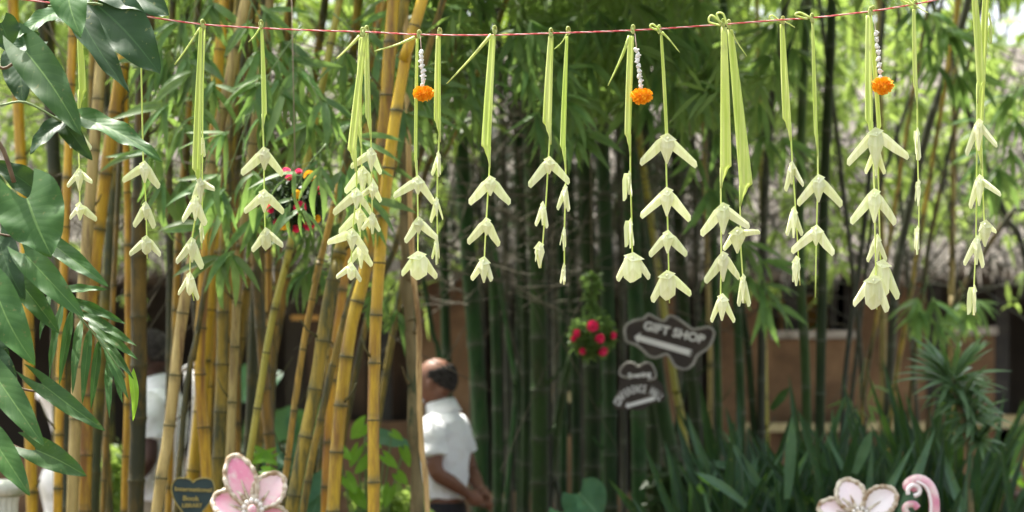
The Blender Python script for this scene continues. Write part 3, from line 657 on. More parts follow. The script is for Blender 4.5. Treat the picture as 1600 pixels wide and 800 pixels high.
spray((1450,430),(1440,490),11.5,'bright tuft of narrow leaves on a culm before the brown pier',4,.16,7,group='bright leaf tufts on thin culms')
spray((1500,440),(1510,490),12.0,'smaller bright tuft of narrow leaves right of the bigger tuft',3,.15,6,group='bright leaf tufts on thin culms')
spray((620,440),(600,470),9.6,'small bamboo tuft between the brightest golden culm and the mossy trunk',3,.12,5)
spray((1352,560),(1340,640),11.7,'small bright shoot on the thin dark culm before the brown wall',4,.10,3,group='bright leaf tufts on thin culms')

# ------------------------------------------------------------ climber in the left foreground
D0 = 6.05
cl = empty('climbing_plant', P(-60, 900, D0 + .1) * 1, 'climber with large glossy arrow-shaped leaves and one divided leaf in the left foreground', 'plant')
LV = [ # base, tip, width px, depth base, depth tip, normal tilt(x,z), mat, lobe, wave
 ((-70,30),(-20,190),60,.1,.1,(.1,.2),0,.2,.02),
 ((150,-30),(262,20),95,.45,.35,(-.1,.6),1,.15,.02),
 ((150,5),(248,112),100,.40,.30,(-.1,.4),1,.25,.02),
 ((118,10),(203,140),52,.25,.15,(.5,.4),1,.2,.05),
 ((104,-40),(126,54),68,-.05,-.15,(.1,.5),0,.2,.02),
 ((92,14),(26,56),34,.15,.0,(.2,.9),0,.2,.07),
 ((2,35),(28,88),56,.2,.2,(.3,.5),1,.2,.02),
 ((30,82),(34,160),62,.18,.10,(-.1,.3),1,.25,.02),
 ((38,78),(124,208),66,.0,-.12,(-.25,.3),0,.28,.03),
 ((60,62),(14,82),40,.1,.05,(.2,.8),1,.2,.04),
 ((126,180),(252,246),42,.05,-.05,(.1,.8),0,.12,.09),
 ((96,188),(46,238),36,.08,.02,(-.3,.4),1,.2,.03),
 ((98,190),(143,250),34,.1,.06,(-.3,.2),1,.2,.03),
 ((62,300),(-10,250),50,.2,.2,(.1,.5),1,.2,.03),
 ((42,308),(80,398),112,-.05,-.12,(.1,.35),0,.42,.02),
 ((76,375),(168,444),38,.02,-.08,(-.2,.7),0,.1,.03),
 ((-2,370),(38,466),62,.08,.0,(.1,.3),1,.25,.02),
 ((36,394),(129,494),54,.0,-.1,(-.3,.4),0,.2,.03),
 ((30,440),(92,520),44,.1,.05,(-.2,.5),0,.2,.03),
 ((-8,450),(54,568),74,-.05,-.12,(.1,.3),0,.28,.02),
 ((64,598),(163,671),38,-.05,-.12,(-.1,.4),0,.35,.03),
 ((-12,580),(67,694),56,-.05,-.15,(.0,.4),0,.25,.02),
 ((-14,560),(20,640),60,.1,.05,(.0,.4),1,.25,.02),
 ((54,702),(133,743),52,-.02,-.1,(-.1,.1),0,.42,.02),
 ((-15,680),(46,772),52,-.05,-.12,(.1,.4),0,.25,.02),
 ((-30,520),(12,600),60,.15,.1,(.1,.4),1,.2,.02),
 ((205,582),(208,657),17,.3,.25,(.3,.2),2,.1,.06),
 ((-20,280),(10,330),44,.1,.1,(.0,.4),1,.2,.02),
]
for i, (a, b, W, da, db, nn, mi, lobe, wave) in enumerate(LV):
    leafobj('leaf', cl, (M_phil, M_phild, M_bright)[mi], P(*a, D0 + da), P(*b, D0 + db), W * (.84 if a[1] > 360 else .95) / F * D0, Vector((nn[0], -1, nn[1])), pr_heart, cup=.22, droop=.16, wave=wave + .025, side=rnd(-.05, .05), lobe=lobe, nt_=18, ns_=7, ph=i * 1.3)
# divided leaf: rachis with long drooping lobes
rach = [P(62, 440, D0 + .2), P(90, 462, D0 + .15), P(128, 500, D0 + .1), P(165, 545, D0 + .08), P(196, 590, D0 + .08)]
MB().tube(smoothpath(rach, 4), .0022, 6).build('leaf_stalk', M_stemg, cl)
lob = [((80,450),(60,530),9),((98,466),(74,590),12),((112,482),(92,600),12),((126,496),(112,612),12),((140,512),(128,630),12),((155,530),(142,640),11),((170,552),(170,652),10),
       ((88,452),(165,450),12),((104,466),(196,504),15),((122,486),(212,538),15),((136,500),(214,560),15),((150,518),(208,590),14),((164,540),(200,622),13),((182,570),(190,628),10)]
for i, (a, b, W) in enumerate(lob):
    leafobj('leaf', cl, M_phil, P(*a, D0 + .12 + .01 * (i % 4)), P(*b, D0 + .04 + .02 * (i % 3)), (W + 3) / F * D0, Vector((rnd(-.4, .4), -1, .5)), pr_lance, cup=.3, droop=.15, wave=.12, nt_=14, ns_=3, ph=i)
for st, m, r in (([(-20,90),(5,107),(30,92)],M_stem,.004),([(30,92),(60,130),(95,170),(126,192)],M_stemg,.0035),([(-20,200),(5,235),(22,285)],M_stem,.006),([(-25,362),(20,370),(50,382),(76,388)],M_stem,.003),
               ([(-20,584),(10,592),(36,608),(72,613)],M_stem,.003),([(-20,670),(8,688),(30,700),(60,708)],M_stem,.003),([(-40,-20),(-30,200),(-35,400),(-25,620),(-40,900)],M_stem,.012),([(60,-30),(98,10),(118,16)],M_stemg,.003),([(75,10),(140,5),(160,8)],M_stemg,.003),([(0,165),(40,160),(96,190)],M_stemg,.003)):
    MB().tube(smoothpath([P(x, y, D0 + .08) for x, y in st], 4), r, 7).build('stem', m, cl)

# ------------------------------------------------------------ twine
GD = 6.5
tw = [(-60,-10),(60,2),(150,14),(222,25),(316,38),(408,44),(500,48),(572,50),(655,54),(760,55),(861,52),(950,49),(1030,45),(1130,38),(1222,31),(1268,28),(1358,18),(1420,8),(1470,-2),(1560,-26),(1700,-60)]
two = empty('twine', P(-60, -10, GD), 'thin red and white twisted twine carrying all the garlands', 'string')
tp = smoothpath([P(x, y, GD) for x, y in tw], 14)
fine = []
for a, b in zip(tp, tp[1:]):
    for k in range(3): fine.append(a.lerp(b, k / 3))
for s, m in ((0, M_red), (2.09, M_red), (4.18, M_wht)):
    q = []
    for i, p in enumerate(fine): an = i * .42 + s; q.append(p + Vector((0, math.cos(an), math.sin(an))) * .0011)
    MB().tube(q, .00125, 5).build('strand', m, two)
def twy(px):
    for (a, b), (c, d) in zip(tw, tw[1:]):
        if a <= px <= c: return b + (d - b) * (px - a) / (c - a)
    return 0

# ------------------------------------------------------------ palm leaf garlands
def PG(px, py, dd=0.0): return P(px, py, GD + dd)
U = GD / F
def wing(apex, dx, dy, Lt, sgn, wr, dd):
    """folded tube of leaf from the apex to a blunt tip; returns MB"""
    L2 = Lt * Lt - dx * dx - dy * dy; dz = math.sqrt(max(0, L2)) * sgn
    ax = Vector((dx, dz, -dy)); L = ax.length; t = ax.normalized()
    vert = Vector((0, 0, 1)) - t * t.z; vert = vert.normalized() if vert.length > .1 else Vector((1, 0, 0))
    fr = t.cross(vert)
    if fr.y > 0: fr = -fr
    mb = MB(); v = []; o = Vector(apex); bw_ = rnd(-.06, .08)
    jt = rnd(.88, 1.12); st = ((-.02, .45, .5, 1.2), (.22, .58 * jt, .80, 1.8), (.6, .48, .66 * jt, 1.5), (.90, .40, .48, 1.2), (1.0, .02, .42, .6))
    for s, up, dn, th in st:
        c = t * (L * s) + vert * (-wr * .40 + math.sin(s * math.pi) * wr * bw_)
        for q in (c + vert * wr * up, c + vert * wr * up * .25 + fr * th, c - vert * wr * dn, c - fr * th * .7):
            v.append(o + q * U)
    f = []
    for i in range(4):
        for k in range(4): k2 = (k + 1) % 4; f.append((i * 4 + k, i * 4 + k2, i * 4 + 4 + k2, i * 4 + 4 + k))
    f.append((3, 2, 1, 0)); f.append((16, 17, 18, 19)); return mb.add(v, f)
def bird(root, ap, l, r, tail=None, wide=False, Lt=None, dd=0.0, bw=None):
    ap = Vector((ap[0], ap[1])); dl = (l[0] - ap[0], l[1] - ap[1]); dr = (r[0] - ap[0], r[1] - ap[1])
    Ll, Lr = math.hypot(*dl), math.hypot(*dr); Lt = Lt or max(Ll, Lr) * 1.03
    Lt = min(Lt, max(Ll, Lr) * 1.22); wr = min(12, .185 * Lt + 1.4) * (.72 if abs(dl[0]) + abs(dr[0]) < Lt * .9 else 1); a = bw or max(2.8, min(11.5, .10 * (abs(dl[0]) + abs(dr[0])) + 1.6)); h = (tail - ap[1]) if tail else Lt * .85
    o = PG(ap.x, ap.y, dd)
    def Q(x, z, y=0): return o + Vector((x, y, z)) * U
    mb = MB()
    if wide:
        pts = [(0, 2), (-a * .9, -6), (-a * 1.1, -h * .45), (-a * .95, -h * .82), (-a * .25, -h), (a * .15, -h * .97), (a * 1.0, -h * .80), (a * 1.1, -h * .4), (a * .9, -6)]
    else:
        pts = [(0, 2), (-a * .8, -5), (-a * 1.1, -h * .38), (-a * .55, -h * .72), (-1.2, -h), (1.2, -h), (a * .6, -h * .68), (a * 1.15, -h * .36), (a * .85, -5)]
    n = len(pts); v = [Q(x, z, -1.5) for x, z in pts] + [Q(x, z, 1.5) for x, z in pts] + [Q(rnd(-1.5, 1.5), -h * .12, -8.0), Q(rnd(-2, 2), -h * .5, -8.5), Q(0, -h * .4, 4)]
    f = []
    hub = [2 * n] * 2 + [2 * n + 1] * (n - 3) + [2 * n]
    for i in range(n):
        j = (i + 1) % n; c = 2 * n if (i in (0, 1, n - 1, n - 2)) else 2 * n + 1
        f.append((i, c, j)); f.append((j + n, 2 * n + 2, i + n)); f.append((i, j, j + n, i + n))
    f.append((2, 2 * n, 2 * n + 1)); f.append((2 * n, n - 2, 2 * n + 1))
    mb.add(v, f)
    # wrapped collar across the apex
    s = random.choice((-1, 1)); e = a * 1.15
    mb.add([Q(-s * e * 1.2, -8.5, -6.5), Q(-s * e * .1, 3.0, -4.5), Q(s * e * .9, -2.5, -5.0), Q(s * e * .1, -12, -9), Q(-s * e * .5, -5, -2), Q(s * e * .3, -6, -2)], [(0, 1, 2, 3), (0, 4, 1), (2, 5, 3), (0, 3, 5, 4), (1, 4, 5, 2)])
    # thin keel where the midrib leaves
    b = mb.build('folded_bird', M_bird, root, smooth=False)
    sg = random.choice((-1, 1))
    fo = min(1, Lt / 30)
    wl = Q(-a * .55, -2.5, 1.0); wr_ = Q(a * .55, -2.5, 1.0)
    wing(wl, dl[0] + a * .55, dl[1] - 2.5, Lt * .86, sg, wr, dd).build('wing', M_bird, b, smooth=False)
    wing(wr_, dr[0] - a * .55, dr[1] - 2.5, Lt * .86, -sg, wr, dd).build('wing', M_bird, b, smooth=False)
def knot(root, px, py, dd, s=1.0, loops=0):
    mb = MB(); c = PG(px, py, dd)
    for k in range(3):
        a0 = rnd(0, 6); pts = []
        for i in range(9): a = a0 + i * .8; pts.append(c + Vector((math.cos(a) * 2.6, math.sin(a * 1.1 + k) * 3.0, math.sin(a) * 4.6 + (k - 1) * 1.6)) * U * s)
        mb.tube(smoothpath(pts, 2), [1.6 * U * s] * 17, 5, sy=.6)
    mb.ball(c + Vector((0, 0, -3)) * U, Vector((3.2, 3, 4.5)) * U * s, 8, 5)
    mb.build('knot', M_knot, root)
def strip(root, pts, w0, w1, name='loose_end', m=None, dd=-.01):
    path = smoothpath([PG(x, y, dd) for x, y in pts], 5); n = len(path); v = []; f = []
    for i, p in enumerate(path):
        t = (path[min(i + 1, n - 1)] - path[max(i - 1, 0)]).normalized(); s = Vector((t.z, 0, -t.x)); w_ = (w0 + (w1 - w0) * i / (n - 1)) * U * .5
        v += [p - s * w_, p + Vector((0, -w_ * .6, 0)), p + s * w_]
    for i in range(n - 1):
        for k in range(2): a = i * 3 + k; f.append((a, a + 1, a + 4, a + 3))
    mk(name, v, f, m or M_palm, root, True, solid=.0007)
def ribbon(root, xt, yt, w0, xs, y1, w1, cut, dd):
    """flat leaf narrowing up to the knot; the side `cut` (-1 left, +1 right) is torn away at y1, leaving the midrib at xs"""
    e = -cut; v = []; f = []; N = 22; jag = [rnd(-.5, .5) for _ in range(8)]
    rows = []
    for i in range(N + 1):
        t = i / N; y = yt + (y1 - yt) * t; xe = (xt + e * w0 / 2) + (xs + e * .8 - xt - e * w0 / 2) * t
        xc = (xt - e * w0 / 2) + (xs - e * w1 - xt + e * w0 / 2) * t; bul = math.sin(t * math.pi) * .8
        rows.append((y, xe, xc - e * bul))
    k = w1
    for dy_, q in ((2, .97), (4, .80), (7, .66), (10, .60), (14, .52), (20, .34), (27, .2), (36, .12)):
        rows.append((y1 + dy_, xs + e * .8, xs - e * max(.8, k * q + rnd(-.2, .2))))
    for y, xe, xc in rows:
        wv = abs(xe - xc)
        for t, dpt in ((0, 0), (.28, -.16), (.5, .02), (.78, -.12), (1, .05)):
            v.append(PG(xe + (xc - xe) * t, y, dd) + Vector((0, dpt * wv * U + .0005 * math.sin(y * .08), 0)))
    for i in range(len(rows) - 1):
        for j in range(4): a = i * 5 + j; f.append((a, a + 1, a + 6, a + 5))
    mk('ribbon', v, f, M_palm, root, True, solid=.0006)
G = 'folded palm leaf garlands hanging from the twine'
def garland(label, kn, rib, string, birds, dd=0.0, ks=1.0, ends=()):
    o = empty('palm_leaf_garland', PG(kn[0], twy(kn[0]), dd), label, 'garland', G)
    knot(o, kn[0], kn[1], dd, ks)
    if rib: ribbon(o, *rib, dd)
    pts = smoothpath([PG(x, y, dd + .001) for x, y in string], 4)
    MB().tube(pts, [1.35 * U - .35 * U * i / len(pts) for i in range(len(pts))], 6, sy=.6).build('midrib', M_palm, o)
    for b in birds: bird(o, *b[:3], *(b[3:4] or [None]), dd=dd - .006, **(b[4] if len(b) > 4 else {}))
    for e in ends: strip(o, e[0], e[1], e[2], dd=dd - .012)
    return o
W_ = dict(wide=True)
garland('pale swaying garland of three birds half hidden behind the big climber leaves', (122,16), (122,22,6,124,140,11,1), [(123,140),(122,205),(124,265),(125,330)],
        [((122,205),(104,226),(146,232),230),((124,265),(101,290),(149,284),300),((125,318),(103,337),(155,342),345)], dd=.22)
garland('leftmost clearly seen garland, three birds spaced on one long bare thread', (222,24), None, [(220,28),(221,120),(224,254),(228,317),(230,404)],
        [((226,254),(190,280),(253,291),286),((228,317),(205,352),(245,355),344),((229,370),(199,395),(255,397),398,W_)], ends=[([(220,30),(205,44),(184,64)],4,2)])
garland('second garland from the left, long yellow ribbon ending beside three low birds', (317,37), (314,42,5,313,262,13,-1), [(313,265),(311,308),(300,373),(297,427),(303,470)],
        [((313,280),(298,312),(339,294),318),((305,308),(280,342),(326,350),345),((300,373),(270,406),(321,418),410),((297,427),(274,457),(313,468),462,W_)], ends=[([(312,44),(292,75),(273,101)],3,2)])
garland('thin garland of small sideways birds hanging right behind the second one', (319,40), None, [(320,42),(317,150),(316,300),(315,390)],
        [((317,215),(313,240),(322,245),240,dict(Lt=30)),((315,350),(312,376),(321,374),380,dict(Lt=34))], dd=.04, ks=.8)
garland('third garland from the left, three birds with slim ribbon, beside the flower ball', (408,38), (409,44,4,410,176,7,1), [(410,178),(412,232),(413,300),(415,392)],
        [((413,232),(373,268),(443,268),266),((413,298),(378,328),(446,329),332),((416,358),(390,390),(446,382),391,W_)], ends=[([(406,44),(398,56),(388,66)],3,1.5)])
garland('left strand of the triple garland, widest ribbon leaning left', (567,50), (570,52,7,556,232,13,-1), [(556,235),(557,296),(551,360),(548,430)],
        [((557,296),(517,330),(580,328),326),((550,359),(511,376),(578,395),392),((549,412),(523,431),(567,438),438,W_)], dd=-.02, ends=[([(562,56),(545,74),(526,92)],5,2)])
garland('middle strand of the triple garland, birds hanging lowest at its centre', (570,50), (564,58,6,564,196,9,-1), [(564,200),(565,262),(563,327),(563,418)],
        [((567,262),(535,298),(594,297),302),((562,327),(526,361),(577,348),362),((564,381),(541,412),(585,414),420)], dd=.03)
garland('right strand of the triple garland with three small birds', (573,47), (573,52,6,579,182,8,-1), [(579,186),(580,233),(581,290),(582,350)],
        [((580,233),(545,258),(598,269),268),((582,287),(558,307),(598,314),312),((582,334),(563,357),(596,360),366)], dd=.01)
garland('garland on a bare thread beside the left marigold tassel, three broad birds', (655,54), (652,60,4,651,248,4,-1), [(651,250),(652,277),(653,341),(653,400),(654,436)],
        [((653,277),(612,303),(681,314),304),((654,341),(629,376),(687,370),366),((654,395),(626,427),(686,431),438,dict(wide=True,bw=13))], ends=[([(648,58),(620,70),(585,80)],5,1.5)])
garland('garland right of the left marigold, turned edge-on, partly touching its neighbour', (687,50), (685,56,7,688,186,10,-1), [(688,190),(685,240),(683,310),(684,412)],
        [((685,238),(672,273),(688,272),276,dict(Lt=38)),((682,310),(670,347),(692,339),338,dict(Lt=42)),((682,372),(673,404),(686,402),414,dict(Lt=36))], dd=.02)
garland('garland alone against the dark gap, ribbon leaning and three neat birds', (773,47), (770,54,9,766,226,14,-1), [(766,230),(764,277),(760,342),(755,440)],
        [((766,277),(729,315),(801,314),306),((760,342),(727,377),(784,381),368),((756,403),(733,435),(772,438),442,dict(bw=8))], ends=[([(768,54),(735,92),(698,131)],6,1.5)])
garland('garland with one open bird above two narrow ones, left of a close pair', (861,51), (861,56,8,861,190,13,-1), [(861,192),(857,247),(853,317),(845,419)],
        [((858,247),(822,288),(893,280),272),((848,317),(834,352),(858,356),352,dict(Lt=40)),((843,380),(836,408),(846,406),419,dict(Lt=34,bw=7))])
garland('slim garland of three edge-on birds, right one of the close pair', (888,48), (886,56,4,883,226,8,-1), [(883,230),(884,290),(882,357),(882,444)],
        [((883,290),(868,327),(892,330),326,dict(Lt=42)),((881,357),(874,382),(884,384),392,dict(Lt=34)),((881,413),(874,442),(883,440),445,dict(Lt=32))], dd=.03, ends=[([(886,52),(878,66),(866,77)],1.6,1)])
garland('garland beside the central marigold, two narrow birds above one plump bird', (989,46), (986,56,9,985,208,9,-1), [(985,210),(985,269),(987,343),(988,400),(988,438)],
        [((983,269),(979,314),(987,306),304,dict(Lt=46)),((985,343),(982,386),(991,383),388,dict(Lt=46)),((988,397),(961,436),(1018,433),442,dict(wide=True,bw=14))], ends=[([(984,56),(970,92),(950,134)],6,1.5)])
garland('tall garland of four large open birds on a slender ribbon', (1030,46), (1033,52,4,1040,208,4,1), [(1040,210),(1042,300),(1044,380),(1046,474)],
        [((1042,211),(996,254),(1093,256),256),((1042,295),(998,334),(1083,341),338),((1043,362),(1011,397),(1077,396),396),((1043,425),(1014,469),(1084,456),470,dict(wide=True,bw=12))],
        ends=[([(1030,46),(1020,38),(1016,42),(1028,48)],3,3),([(1034,50),(1046,62),(1062,82)],4,1)])
garland('left of the two widest ribbons, its last bird hanging lowest of all there', (1130,36), (1131,42,9,1126,258,17,1), [(1126,262),(1127,395),(1126,461),(1128,500)],
        [((1130,319),(1091,364),(1172,352),366),((1130,395),(1097,438),(1160,430),440),((1128,461),(1108,502),(1151,502),501,dict(bw=8))], dd=-.02,
        ends=[([(1126,40),(1108,34),(1112,24),(1128,36)],3,3),([(1136,40),(1130,22),(1120,22),(1126,38)],3,3)])
garland('right of the two widest ribbons, with birds twisted round the thread', (1139,38), (1141,46,9,1156,286,20,1), [(1156,290),(1157,357),(1158,395),(1164,474)],
        [((1152,357),(1128,388),(1186,360),396,dict(bw=11)),((1161,430),(1151,478),(1175,478),474,dict(Lt=54))], dd=.03, ends=[([(1142,46),(1152,66),(1167,88)],3,1)])
garland('garland right of the widest ribbons, narrow birds ending in a folded tip', (1223,32), (1222,38,7,1235,184,12,-1), [(1235,190),(1238,254),(1243,325),(1250,446)],
        [((1237,254),(1224,298),(1256,290),288,dict(Lt=48)),((1240,325),(1227,367),(1257,367),372,dict(Lt=48)),((1244,402),(1238,440),(1248,438),447,dict(Lt=42,bw=6))], dd=.02,
        ends=[([(1220,34),(1206,24),(1203,30),(1218,33)],3,2),([(1226,34),(1234,38),(1242,43)],2,1)])
garland('garland with two open birds high on a long thread that ends bare', (1269,28), (1270,34,4,1277,208,5,-1), [(1277,210),(1278,275),(1276,354),(1274,465)],
        [((1279,275),(1241,317),(1320,318),316),((1275,354),(1233,390),(1305,395),384)], ends=[([(1266,28),(1250,20),(1243,24),(1262,30)],4,3)])
garland('garland at the right marigold with the broadest open birds', (1360,18), (1357,24,8,1363,186,11,-1), [(1363,190),(1366,297),(1368,400),(1370,484)],
        [((1368,202),(1320,253),(1422,243),262),((1366,297),(1325,345),(1404,347),348),((1365,432),(1335,472),(1392,485),484,dict(wide=True,bw=13))], dd=-.03)
garland('garland of smaller birds tucked behind the broadest ones at the right marigold', (1364,16), (1360,24,5,1371,196,6,1), [(1371,200),(1373,300),(1376,410),(1380,470)],
        [((1369,228),(1349,270),(1386,271),275),((1370,368),(1352,408),(1388,407),408),((1378,408),(1346,446),(1409,465),470,dict(wide=True,bw=11))], dd=.03)
garland('single slim garland of three closed birds right of the right marigold', (1430,7), (1428,14,5,1433,134,6,-1), [(1433,138),(1434,250),(1436,320),(1434,396)],
        [((1433,202),(1428,240),(1440,250),250,dict(Lt=46)),((1435,282),(1432,312),(1438,316),322,dict(Lt=36)),((1433,355),(1429,390),(1437,392),398,dict(Lt=38))],
        ends=[([(1428,8),(1415,-2),(1408,0),(1424,8)],3,3),([(1432,10),(1442,16),(1450,20)],2,1)])
garland('rightmost pair, left strand with a wide ribbon and birds below', (1525,-18), (1522,-12,9,1527,126,13,1), [(1527,130),(1526,275),(1525,370),(1520,492)],
        [((1529,188),(1506,242),(1556,229),236),((1530,275),(1512,325),(1561,304),322),((1526,370),(1503,413),(1540,418),414),((1522,447),(1517,492),(1524,488),493,dict(Lt=46))], dd=.05)
garland('rightmost pair, right strand with the longest plain ribbon', (1543,-22), (1541,-16,10,1534,228,10,-1), [(1534,232),(1536,300),(1538,350),(1538,384)],
        [((1539,346),(1526,376),(1562,358),386,dict(bw=9))], dd=.08, ends=[([(1545,20),(1549,45),(1548,68),(1545,40)],3,3)])

# ------------------------------------------------------------ marigold tassels
def marigold(label, x0, y0, x1, y1, fx, fy, rx, rz):
    o = empty('marigold_tassel', PG(x0, y0, -.03), label, 'tassel', 'jasmine and marigold tassels on the twine')
    MB().tube([PG(x0, y0, -.03), PG((x0 + x1) / 2, (y0 + y1) / 2, -.03), PG(fx, fy - rz * .4, -.03)], .0005, 5).build('thread', M_wht, o)
    n = 8; t0 = .32
    for i in range(n):
        t = t0 + (1 - t0) * i / (n - 1); c = PG(x0 + (x1 - x0) * t + rnd(-1.2, 1.2), y0 + (y1 - y0) * t, -.03); mb = MB()
        mb.ball(c, Vector((3.2, 3.2, 4.8)) * U, 8, 6, Matrix.Rotation(rnd(-.5, .5), 3, 'Y'))
        for s in range(3):
            q = Vector((rnd(-1, 1), rnd(-1, .4), rnd(-.8, .8))).normalized(); mb.ball(c + q * 3.2 * U, Vector((1.5, 1.5, 2.8)) * U, 6, 4, Vector((0, 0, 1)).rotation_difference(q).to_matrix())
        mb.build('jasmine_bud', M_jas, o)
    c = PG(fx, fy, -.03); mb = MB()
    mb.ball(c, Vector((rx * .72, rx * .6, rz * .62)) * U, 12, 8)
    for i in range(210):
        z = 1 - 2 * (i + .5) / 210; a = i * 2.4; h = math.sqrt(1 - z * z); q = Vector((h * math.cos(a), h * math.sin(a), z))
        p = c + Vector((q.x * rx * .66, q.y * rx * .6, q.z * rz * .6)) * U; sd = q.cross(Vector((rnd(-1, 1), rnd(-1, 1), rnd(-1, 1)))).normalized(); up = q.cross(sd)
        L = rnd(3.0, 7.0) * U; wv = rnd(1.6, 3.4) * U; q2 = (q + up * rnd(-.4, .6)).normalized()
        e = p + q2 * L
        mb.add([p - sd * wv * .4, p + sd * wv * .4, e + sd * wv + up * rnd(-1, 1) * U, e + q2 * rnd(.2, 1) * U, e - sd * wv + up * rnd(-1, 1) * U], [(0, 1, 2, 3, 4)])
    mb.build('bloom', M_mari, o, smooth=False)
marigold('left jasmine and marigold tassel, between the fifth and sixth garlands', 657, 57, 661, 134, 662, 146, 16, 11)
marigold('central jasmine and marigold tassel with the widest orange bloom', 992, 52, 1001, 135, 1003, 150, 17, 12)
marigold('right jasmine and marigold tassel, highest of the three', 1365, 20, 1376, 121, 1379, 134, 17, 13)

# ------------------------------------------------------------ flower balls
def rose(parent, c, r, nrm, m):
    mb = MB(); nrm = nrm.normalized(); a = nrm.orthogonal().normalized(); b = nrm.cross(a)
    for i in range(22):
        t = (i + 1) / 22; an = i * 2.4; dr = a * math.cos(an) + b * math.sin(an); td = nrm.cross(dr)
        r0 = r * t * .75; lean = .25 + t * .9; h = r * (1.0 - .45 * t); wv = r * (.25 + .38 * t)
        p0 = c + dr * r0 * .4; tip = p0 + (nrm * math.cos(lean) + dr * math.sin(lean)) * h
        mb.add([p0 - td * wv * .5, p0 + td * wv * .5, (p0 + tip) / 2 + td * wv - dr * r * .05, tip + td * wv * .45, tip + dr * r * .06, tip - td * wv * .45, (p0 + tip) / 2 - td * wv - dr * r * .05],
               [(0, 1, 2, 6), (6, 2, 3, 5), (5, 3, 4)])
    mb.ball(c + nrm * r * .3, r * .35, 8, 5)
    return mb.build('bloom', m, parent, smooth=False)
def flowerball(px, py, d, rpx, label, blooms, hang, folm):
    c = P(px, py, d); R = rpx / F * d; o = empty('flower_ball', c, label, 'flower ball', 'hanging balls of flowers')
    MB().tube([c, P(hang[0], hang[1], d)], .0015, 5).build('cord', M_rope, o)
    cs = []
    for _ in range(620):
        q = Vector((random.gauss(0, 1), random.gauss(0, 1), random.gauss(0, 1))).normalized(); cs.append(tuple(c + q * R * rnd(.55, .95)))
    for _ in range(60 if px > 800 else 0): cs.append(tuple(P(px + random.gauss(0, 5), py - rpx - rnd(0, 60), d)))
    mass('foliage', cs, 4, R * .38, R * .12, folm, .1, 1.0, parent=o)
    for bx, by, br, m in blooms:
        ox, oz = (bx - px) / rpx, (py - by) / rpx; rr = ox * ox + oz * oz; k = min(.93, math.sqrt(rr)); oy = -math.sqrt(max(.05, 1 - min(rr, .95)))
        q = Vector((ox, oy, oz)); rose(o, c + q.normalized() * R * (1.02 if px < 800 else .97), br * (1.15 if px < 800 else 1.05) / F * d, q + Vector((0, -.5, .1)), m)
flowerball(462, 312, 7.95, 44, 'hanging ball of pink and yellow flowers behind bamboo leaves on the left',
    [(449,272,8,M_pink),(468,272,6,M_pink),(455,282,6,M_pink),(484,280,11,M_ylw),(468,308,8,M_ylw),(472,327,11,M_pink),(500,300,8,M_pink),(427,327,8,M_pink),(446,348,12,M_ylw),(482,350,10,M_pink),(430,352,7,M_pink),(494,342,8,M_ylw),(464,356,8,M_pink)], (455, -40), M_darkfol)
flowerball(925, 524, 10.8, 36, 'hanging green ball studded with pink roses, left of the arrow signs',
    [(925,511,11,M_pink),(936,530,9,M_pink),(901,522,8,M_pink),(941,549,9,M_pink),(910,549,7,M_pink),(957,525,7,M_pink),(896,530,6,M_pink)], (921, -40), M_bleaf)

# ------------------------------------------------------------ signs
def text(parent, s, px, py, d, hpx, rot, m, name='lettering', bold=.02, wpx=None, sx=1.0, ext=.002):
    cu = bpy.data.curves.new(name, 'FONT'); cu.body = s; cu.align_x = 'CENTER'; cu.align_y = 'CENTER'; cu.size = 1.0; cu.extrude = ext / (hpx / F * d / .72); cu.offset = bold; cu.resolution_u = 3
    t = bpy.data.objects.new('tmp', cu); COL.objects.link(t); bpy.context.view_layer.update()
    me = bpy.data.meshes.new_from_object(t); bpy.data.objects.remove(t); me.materials.clear(); me.materials.append(m)
    o = bpy.data.objects.new(name, me); COL.objects.link(o); o.parent = parent; k = hpx / F * d / .72
    if wpx: 
        xs = [v.co.x for v in me.vertices]; sx = (wpx / F * d) / ((max(xs) - min(xs)) * k)
    o.matrix_local = Matrix.Translation(P(px, py, d) - ORG[parent.name]) @ Matrix.Rotation(-rot, 4, 'Y') @ Matrix.Rotation(math.pi / 2, 4, 'X') @ Matrix.Diagonal((k * sx, k, k, 1))
    ORG[o.name] = ORG[parent.name]; return o
def board(parent, pts, d, m, rimm, rimw, th=.02):
    out = smoothpath([P(x, y, d) for x, y in pts + pts[:1]], 4)[:-1]
    MB().prism([(p.x, p.z) for p in out][::-1], d, d + th).build('board', m, parent, smooth=False)
    MB().tube([p + Vector((0, -.003, 0)) for p in out] + [out[0] + Vector((0, -.003, 0))], rimw / F * d / 2, 6, cap=False, sy=1).build('rim', rimm, parent)
SD = 11.0
sg = empty('arrow_sign', P(1045, 535, SD), 'dark scalloped board lettered GIFT SHOP with a white left-pointing arrow', 'sign')
ol = [(425,215),(440,170),(490,140),(560,125),(590,95),(650,125),(700,140),(740,105),(790,125),(830,150),(870,180),(900,200),(960,190),(1010,185),(1045,215),(1035,270),(1000,330),(930,380),(900,440),(850,475),(780,455),(745,400),(715,370),(640,395),(590,380),(540,330),(490,300),(440,280)]
board(sg, [(880 + x / 4.444, 470 + y / 4.444) for x, y in ol], SD, M_board, M_rim, 4.2)
text(sg, 'GIFT SHOP', 1053, 520, SD - .006, 13.5, math.radians(-13.5), M_letter, wpx=98, bold=.035)
